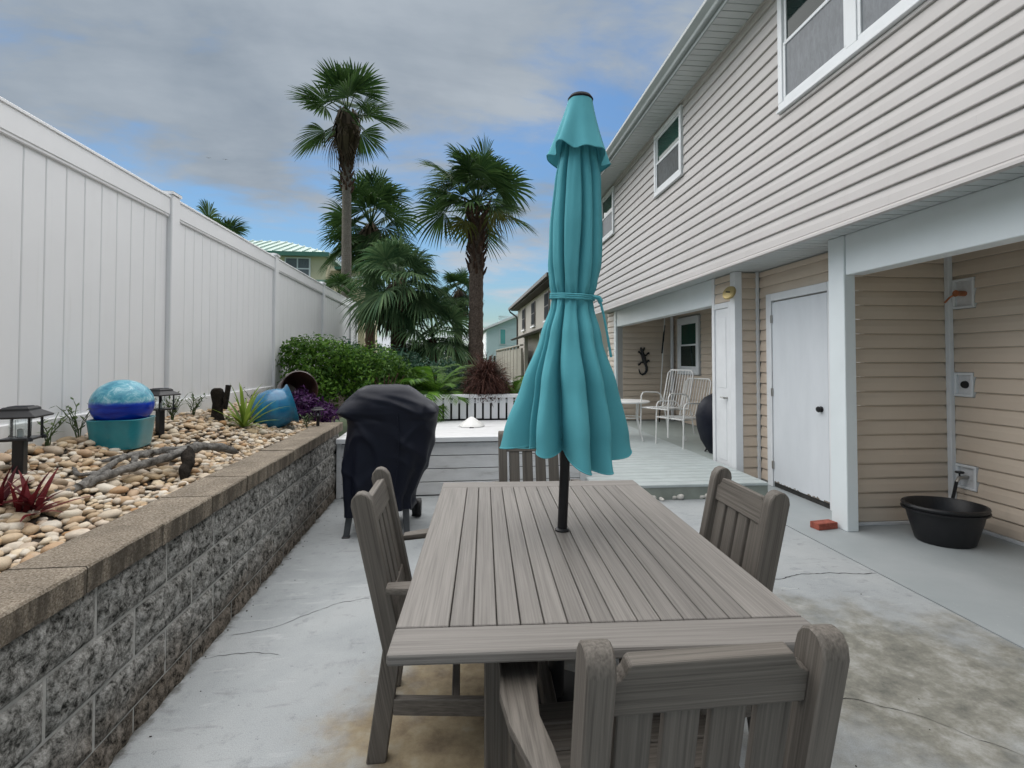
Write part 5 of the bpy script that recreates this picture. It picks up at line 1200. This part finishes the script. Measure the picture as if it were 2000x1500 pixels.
def blade(L, w_, el, bend, seed=0, fold=.25, n=8):
    m_ = MB(); p = Vector((0, 0, 0)); a = R(el); vs = []
    for i in range(n + 1):
        t = i / n; wd = w_ * (0.55 + 0.45 * min(1, t * 4)) * (1 - t ** 2.2) + .0006; vs += [(p.x, -wd, p.z), (p.x, 0, p.z - wd * fold), (p.x, wd, p.z)]
        p = p + Vector((math.cos(a), 0, math.sin(a))) * L / n; a -= R(bend) / n * (0.4 + 1.2 * t)
    m_.add(vs, [q for i in range(n) for q in ((3 * i, 3 * i + 1, 3 * i + 4, 3 * i + 3), (3 * i + 1, 3 * i + 2, 3 * i + 5, 3 * i + 4))]); return m_
def rosette(name, label, loc, n, L, w_, mat, seed, els=(85, 15), bend=50, cat='plant', part='leaf', jit=0.0):
    t = thing(name, label, cat, loc); r = random.Random(seed); var = [[blade(L, w_, e_, bend * b_, 0).mesh(part, mat, recalc=False, smooth=True, angle=60) for b_ in (.6, 1.2)] for e_ in (80, 60, 40, 20)]
    for i in range(n):
        u = i / max(1, n - 1); el = els[0] + (els[1] - els[0]) * u + r.uniform(-8, 8); k = min(range(4), key=lambda q: abs((80, 60, 40, 20)[q] - el)); a = i * 2.4 + r.uniform(-.3, .3); s = r.uniform(.75, 1.1)
        link(part, var[k][i % 2], t, Matrix.Translation((r.uniform(-jit, jit), r.uniform(-jit, jit), 0)) @ Matrix.Rotation(a, 4, 'Z') @ Matrix.Diagonal((s, s, s, 1)))
    return t
rosette('spiky_plant', 'yellow-green spiky plant beside the charred stump', (-1.87, 4.78, bz(-1.87, 4.78)), 34, .42, .017, 'lime', 3, (86, 12), 42)
rosette('red_bromeliad', 'dark red strap-leaved plant at the left edge of the pebbles', (-1.76, 2.33, bz(-1.76, 2.33) - .01), 26, .20, .014, 'redleaf', 4, (80, 5), 40, jit=.03)
rosette('red_bromeliad', 'dark red strap-leaved plant partly cut by the left picture edge', (-1.87, 2.30, bz(-1.87, 2.3) - .01), 22, .19, .014, 'redleaf', 14, (80, 5), 40, jit=.03)
rosette('paddle_leaf_plant', 'broad paddle-leaved plant rising above the bright green shrub', (-1.02, 8.4, .78), 7, 1.0, .105, 'bluegreen', 6, (84, 52), 18)
rosette('blue_agave', 'blue-green sword-leaved plant behind the low shrub', (-.62, 8.0, .8), 22, .62, .026, 'bluegreen', 7, (82, 25), 40)
# feathery green palm in the planter
def feather(L, el, seed, mat):
    r = random.Random(seed); m_ = MB(); p = Vector((0, 0, 0)); a = R(el); P = [p.copy()]; A = [a]
    for i in range(16): p = p + Vector((math.cos(a), 0, math.sin(a))) * L / 16; a -= R(4.6); P.append(p.copy()); A.append(a)
    m_.tube(P, [.007 - .0003 * i for i in range(17)], 4)
    for i in range(3, 17):
        for s in (-1, 1):
            for sub in (0, .5):
                q = P[i] if not sub else (P[i] + P[i - 1]) / 2; ll = L * .42 * math.sin(math.pi * (i - 1) / 18) * r.uniform(.8, 1.1); d = Vector((math.cos(A[i]) * .65, s * .75, math.sin(A[i]) * .65 + .15)).normalized(); wv = Vector((d.y * -.5, d.x, .4)).normalized() * .010
                e1 = q + d * ll * .5 + Vector((0, 0, -.02 * L)); e2 = q + d * ll + Vector((0, 0, -.16 * ll - .05 * L)); m_.add([q - wv * .5, q + wv * .5, e1 + wv, e1 - wv, e2], [(0, 1, 2, 3), (3, 2, 4)])
    return m_.mesh('frond', mat, recalc=False)
def feather_plant(name, label, loc, n, L, mat, seed, lo=15):
    t = thing(name, label, 'plant', loc); r = random.Random(seed); var = {e_: [feather(L, e_, seed + e_ + i, mat) for i in range(2)] for e_ in (80, 60, 40, 20)}
    for i in range(n):
        u = i / (n - 1); el = 84 + (lo - 84) * u + r.uniform(-6, 6); e_ = min(var, key=lambda q: abs(q - el)); s = r.uniform(.8, 1.12); link('frond', var[e_][i % 2], t, Matrix.Rotation(i * 2.4 + r.uniform(-.3, .3), 4, 'Z') @ Matrix.Diagonal((s, s, s, 1)))
    return t
feather_plant('ferny_palm', 'bright green ferny palm in the slatted planter', (-.24, 7.40, .86), 24, .72, 'hedge', 1)
feather_plant('ferny_palm', 'low ferny palm between the low shrub and the ferny palm in front of it', (-.50, 7.9, .84), 18, .8, 'hedge', 21)
feather_plant('ferny_tuft', 'green ferny tuft just right of the rusty brown shrub', (.90, 7.40, .84), 20, .52, 'hedge', 41)
# rusty brown shrub: hundreds of thin arching blades
def blade_mass(name, label, loc, n, L, w_, mat, seed, lo, hi, cat, bend=70, flat=1.0):
    t = thing(name, label, cat, loc); r = random.Random(seed); m_ = MB()
    for i in range(n):
        u = r.random(); el = lo + (hi - lo) * u; b_ = blade(L * r.uniform(.6, 1.1), w_, el, bend * r.uniform(.4, 1.3), n=5); Mx = Matrix.Translation((r.uniform(-.04, .04), r.uniform(-.04, .04), r.uniform(-.05, .12) )) @ Matrix.Rotation(r.uniform(0, 6.283), 4, 'Z'); m_.add([Mx @ Vector(v) for v in b_.v], b_.f)
    o = m_.build('foliage', mat, t, recalc=False); MB().tube([(0, 0, -.2), (0, 0, .1)], [.03, .02], 8).build('stem', 'bark_red', t); return t
blade_mass('rusty_shrub', 'rounded rusty brown spiky shrub drooping over the white planter', (.47, 7.12, 1.06), 1500, .50, .0050, 'rust', 8, 8, 88, 'shrub', 125)
leaf_cloud('twigs', [(0, 0, .10, .33, .30, .27), (-.14, -.06, .02, .22, .2, .2), (.16, -.06, .0, .22, .2, .2), (0, -.16, -.10, .26, .12, .14)], 3800, .085, 'rust', bpy.data.objects['rusty_shrub'], 18, aspect=.10, shell=.35)
# purple plant spilling from the clay pot
pp = thing('purple_plant', 'purple trailing plant spilling out of the dark clay pot', 'plant', (-1.62, 5.95, bz(-1.62, 5.95)))
leaf_cloud('foliage', [(0, 0, .12, .24, .18, .17), (-.14, .16, .24, .17, .14, .13), (.17, -.05, .08, .18, .15, .13)], 1300, .075, 'purple', pp, 11, aspect=.24, shell=.2); stems(pp, 14, .2, .18, .2, 5, 'purple', .006)
# wispy weeds in front of the fence
def weed(label, x, y, n, L, seed):
    t = thing('wispy_weed', label, 'weed', (x, y, bz(x, y))); r = random.Random(seed); m_ = MB(); f = MB()
    for i in range(n):
        a = r.uniform(0, 6.28); d = Vector((math.cos(a), math.sin(a), 0)); ll = L * r.uniform(.5, 1); P = [Vector((0, 0, 0)) + d * .01 * i / n]
        for k in range(1, 6): P.append(d * ll * .5 * (k / 5) ** 1.5 + Vector((r.uniform(-.01, .01), r.uniform(-.01, .01), ll * (k / 5) ** .8)))
        m_.tube(P, [.0025] * 5 + [.001], 4)
        for k in range(2, 6):
            q = P[k]; d2 = Vector((r.uniform(-1, 1), r.uniform(-1, 1), r.uniform(-.2, .6))).normalized(); s2 = d2.cross(Vector((0, 0, 1))).normalized() * .008; f.add([q, q + d2 * .025 + s2, q + d2 * .05, q + d2 * .025 - s2], [(0, 1, 2, 3)])
    m_.build('stems', 'weed', t); f.build('leaves', 'weed', t, recalc=False)
weed('thin wiry weed between the near lantern and the glass ball', -2.22, 3.05, 7, .22, 1)
weed('wiry weed close against the glass ball on the fence side', -2.24, 3.32, 9, .26, 2)
weed('tall grassy weed against the fence right of the second lantern', -2.20, 4.25, 16, .24, 3)
weed('grassy weed between the second lantern and the stump', -2.22, 4.62, 14, .22, 4)
weed('small weed at the foot of the blue pot', -1.50, 5.42, 10, .14, 5)
weed('wispy weed between the spiky plant and the blue pot', -1.98, 5.35, 12, .28, 6)

# ------------------------------------------------------------------ neighbours
yh = thing('yellow_house', 'yellow stucco house with green metal roof beyond the fence', 'building', (-9.0, 26, 0))
def P_(name, mat, x0, x1, y0, y1, z0, z1, par=None, bevel=0): return MB().box(x0, x1, y0, y1, z0, z1).build(name, mat, par or yh, bevel=bevel)
P_('wall', 'yellow_wall', -5.0, 2.55, 0.4, 7.5, 0, 6.82)
rf = MB(); E0 = (-5.4, 0.0); rf.add([(-5.4, 0, 6.85), (2.75, 0, 6.85), (2.75, 8.0, 6.85), (-5.4, 8.0, 6.85), (-5.4, 4.0, 8.25), (-0.6, 4.0, 8.25), (-5.4, 0, 6.70), (2.75, 0, 6.70), (2.75, 8, 6.70), (-5.4, 8, 6.70)], [(0, 1, 5, 4), (1, 2, 5), (2, 3, 4, 5), (0, 6, 7, 1), (1, 7, 8, 2), (6, 9, 8, 7), (0, 4, 3, 9, 6), (3, 2, 8, 9)])
ro = rf.build('roof', 'green_roof', yh)
for i in range(17):
    x = -5.2 + i * .48
    t_ = 1.0 if x <= -0.6 else max(0.05, (2.75 - x) / 3.35)
    a, b_ = Vector((x, 0, 6.86)), Vector((x, 4.0 * t_, 6.86 + 1.4 * t_)); MB().add([a + Vector((-.02, 0, 0)), a + Vector((.02, 0, 0)), b_ + Vector((.02, 0, 0)), b_ + Vector((-.02, 0, 0)), a + Vector((-.02, -.01, .05)), a + Vector((.02, -.01, .05)), b_ + Vector((.02, -.01, .05)), b_ + Vector((-.02, -.01, .05))], [(0, 1, 5, 4), (1, 2, 6, 5), (2, 3, 7, 6), (3, 0, 4, 7), (4, 5, 6, 7)]).build('seam', 'green_roof', ro)
P_('eave_trim', 'green_trim', -5.4, 2.78, -0.05, -0.001, 6.66, 6.86); P_('eave_trim', 'green_trim', 2.751, 2.80, 0, 8.0, 6.66, 6.86)
wi = P_('window', 'white_paint', 0.55, 1.80, 0.34, 0.42, 5.50, 6.64)
for a, b_ in ((0.62, 1.14), (1.21, 1.73)):
    for c_, d_ in ((5.57, 6.03), (6.10, 6.57)): P_('pane', 'screen', a, b_, 0.325, 0.339, c_, d_, wi)
wi = P_('window', 'white_paint', -2.6, -1.35, 0.34, 0.42, 5.50, 6.64)
for a, b_ in ((-2.53, -2.01), (-1.94, -1.42)): P_('pane', 'screen', a, b_, 0.325, 0.339, 5.57, 6.57, wi)
P_('lower_roof', 'green_roof', -5.4, 3.4, -0.9, 0.38, 5.18, 5.33); P_('lower_wall', 'yellow_wall', -5.0, 3.2, -0.6, 0.38, 0, 5.16)
P_('wing', 'yellow_wall', 2.56, 4.3, 1.5, 6, 0, 6.2); P_('wing_roof', 'green_trim', 2.81, 4.7, 1.1, 6.4, 6.22, 6.36)
rl = P_('balcony_rail', 'white_paint', 2.6, 4.3, 1.2, 1.25, 5.75, 5.85)
for i in range(8): P_('baluster', 'white_paint', 2.65 + i * .22, 2.70 + i * .22, 1.2, 1.25, 5.2, 5.745, rl)

th_ = thing('brown_townhouse', 'taupe townhouse with dark windows beyond the palm trunk', 'building', (4.7, 29, 0))
def Q_(name, mat, x0, x1, y0, y1, z0, z1, par=None): return MB().box(x0, x1, y0, y1, z0, z1).build(name, mat, par or th_)
Q_('wall', 'taupe_wall', 0, 8, -7.3, 7.4, 0, 5.35)
MB().prism([(-.55, 5.12), (4.0, 6.6), (8.5, 5.12), (8.5, 5.28), (4.0, 6.8), (-.55, 5.24)], 1, -7.6, 7.7).build('roof', 'shingle', th_)
Q_('soffit', 'dark_trim', -.5, -.002, -7.5, 7.6, 5.05, 5.115)
Q_('gutter', 'dark_trim', -.68, -.552, -7.6, 7.7, 5.10, 5.26)
MB().tube([(-.62, 7.5, 5.12), (-.55, 7.5, 4.95), (-.10, 7.45, 4.62), (-.05, 7.4, 4.4), (-.05, 7.4, 0)], .06, 6).build('downspout', 'dark_trim', th_)
for yc in (0.1, 4.1, -4.2):
    wi = Q_('window', 'dark_trim', -.06, -.002, yc - .62, yc + .62, 3.45, 4.85); Q_('pane', 'pane_far', -.075, -.061, yc - .5, yc + .5, 3.55, 4.13, wi); Q_('pane', 'pane_far', -.075, -.061, yc - .5, yc + .5, 4.2, 4.78, wi); Q_('sill', 'white_paint', -.12, -.003, yc - .66, yc + .66, 3.36, 3.44, wi)
MB().prism([(-1.0, 2.78), (-.01, 3.18), (-.01, 2.95), (-.9, 2.70)], 1, -7, 3.6).build('porch_roof', 'shingle', th_)
for yc in (-6.5, -1.5): Q_('porch_post', 'taupe_wall', -.78, -.58, yc, yc + .2, 0, 2.72)
Q_('painted_porch_shade', 'dark_trim', -.04, -.003, -6.2, -2.4, 0.05, 2.4)  # dark sheet painting in the shade of the recess below the porch roof
tf = thing('taupe_fence', 'taupe panelled privacy wall beyond the planter', 'fence', (4.05, 29.5, 0))
for i in range(9):
    MB().box(-.05, .05, i * 1.9, i * 1.9 + 1.78, 0, 2.15).build('panel', 'taupe_dark', tf); MB().box(-.08, .08, i * 1.9 + 1.79, i * 1.9 + 1.89, 0, 2.3).build('post', 'taupe_wall', tf)
MB().box(-.1, .1, 0, 17.1, 2.31, 2.38).build('top_rail', 'taupe_wall', tf)
ah = thing('aqua_house', 'pale aqua house with white roof edge far behind the townhouses', 'building', (4.0, 60, 0))
MB().prism([(0, 0), (7, 0), (7, 7.1), (3.6, 6.6), (0, 5.1)], 1, 0, 9).build('wall', 'aqua_wall', ah)
MB().prism([(-.4, 5.0), (3.6, 6.65), (7.3, 7.2), (7.3, 7.42), (3.6, 6.95), (-.4, 5.25)], 1, -.5, 9.5).build('roof', 'white_paint', ah)
for i in range(16): MB().box(1.4, 7.0, -.05, -.002, 2.0 + i * .30, 2.26 + i * .30).build('siding_board', 'aqua_wall', ah)
for x in (1.55,): wi = MB().box(x, x + .75, -.10, -.052, 3.3, 5.2).build('window', 'white_paint', ah); MB().box(x + .07, x + .68, -.12, -.101, 3.38, 5.12).build('pane', 'aqua_glass', wi)
MB().box(-.06, -.002, 1, 8, .5, 4.8).build('side_trim', 'white_paint', ah)
for x in (.25, .75): wi = MB().box(x, x + .35, -.07, -.002, .6, 2.0).build('window', 'white_paint', ah); MB().box(x + .05, x + .3, -.09, -.071, .65, 1.95).build('pane', 'glass_dark', wi)
# far greenery that closes the view
tl = MB(); o = leaf_cloud('distant_treeline', [(-26 + i * 3.4 + rnd.uniform(-1, 1), 58 + rnd.uniform(-5, 8), .6, 2.6, 2.4, rnd.uniform(1.2, 2.6)) for i in range(9)], 5200, .55, 'bluegreen', None, 77, aspect=.6)
tag(o, 'distant green trees closing the view', 'trees', kind='stuff')
# two birds far off in the sky
for i, (x, y, z, rz) in enumerate(((-46.0, 100, 39.6, .4), (-43.0, 100, 39.4, .2))):
    b_ = thing('bird', ('left' if i == 0 else 'right') + 'hand one of two tiny birds gliding above the fence', 'bird', (x, y, z), rz, 'birds in the sky'); b_.scale = (.5, .5, .5)
    MB().tube([(0, -.30, 0), (0, -.15, .02), (0, .12, .02), (0, .40, 0)], [.02, .09, .09, .02], 8).build('body', 'dark_iron', b_, smooth=True)
    for s in (-1, 1): MB().add([(0, -.12, .03), (0, .14, .03), (s * .5, .10, .20), (s * .5, -.10, .20), (s * 1.1, .16, .10), (0, .0, .07), (s * .5, 0, .225)], [(0, 1, 2, 3), (3, 2, 4), (5, 6, 2, 1), (5, 0, 3, 6), (6, 3, 4), (6, 4, 2)]).build('wing', 'dark_iron', b_)

# grit, leaf bits and crumbs blown onto the slab
dr_ = random.Random(9); V = []; F = []; off = 0
for i in range(70):
    if i < 34: x, y = -1.20 + abs(dr_.gauss(0, .05)), dr_.uniform(1.6, 5.3)
    else: x, y = dr_.uniform(-1.1, 2.6), dr_.uniform(1.6, 5.0)
    s_ = dr_.uniform(.002, .0065); sh = shapes1[i % 8] * np.array([1, dr_.uniform(.4, .9), .4]) * s_; a = dr_.uniform(0, 6.28); c_, q_ = math.cos(a), math.sin(a)
    V.append(sh @ np.array([[c_, q_, 0], [-q_, c_, 0], [0, 0, 1]]) + np.array([x, y, s_ * .35])); F.append(if1 + off); off += len(sh)
tag(link('debris', npmesh('debris', np.vstack(V), np.vstack(F), 'soil', True)), 'dark grit and crumbs scattered on the concrete slab', 'debris', kind='stuff')
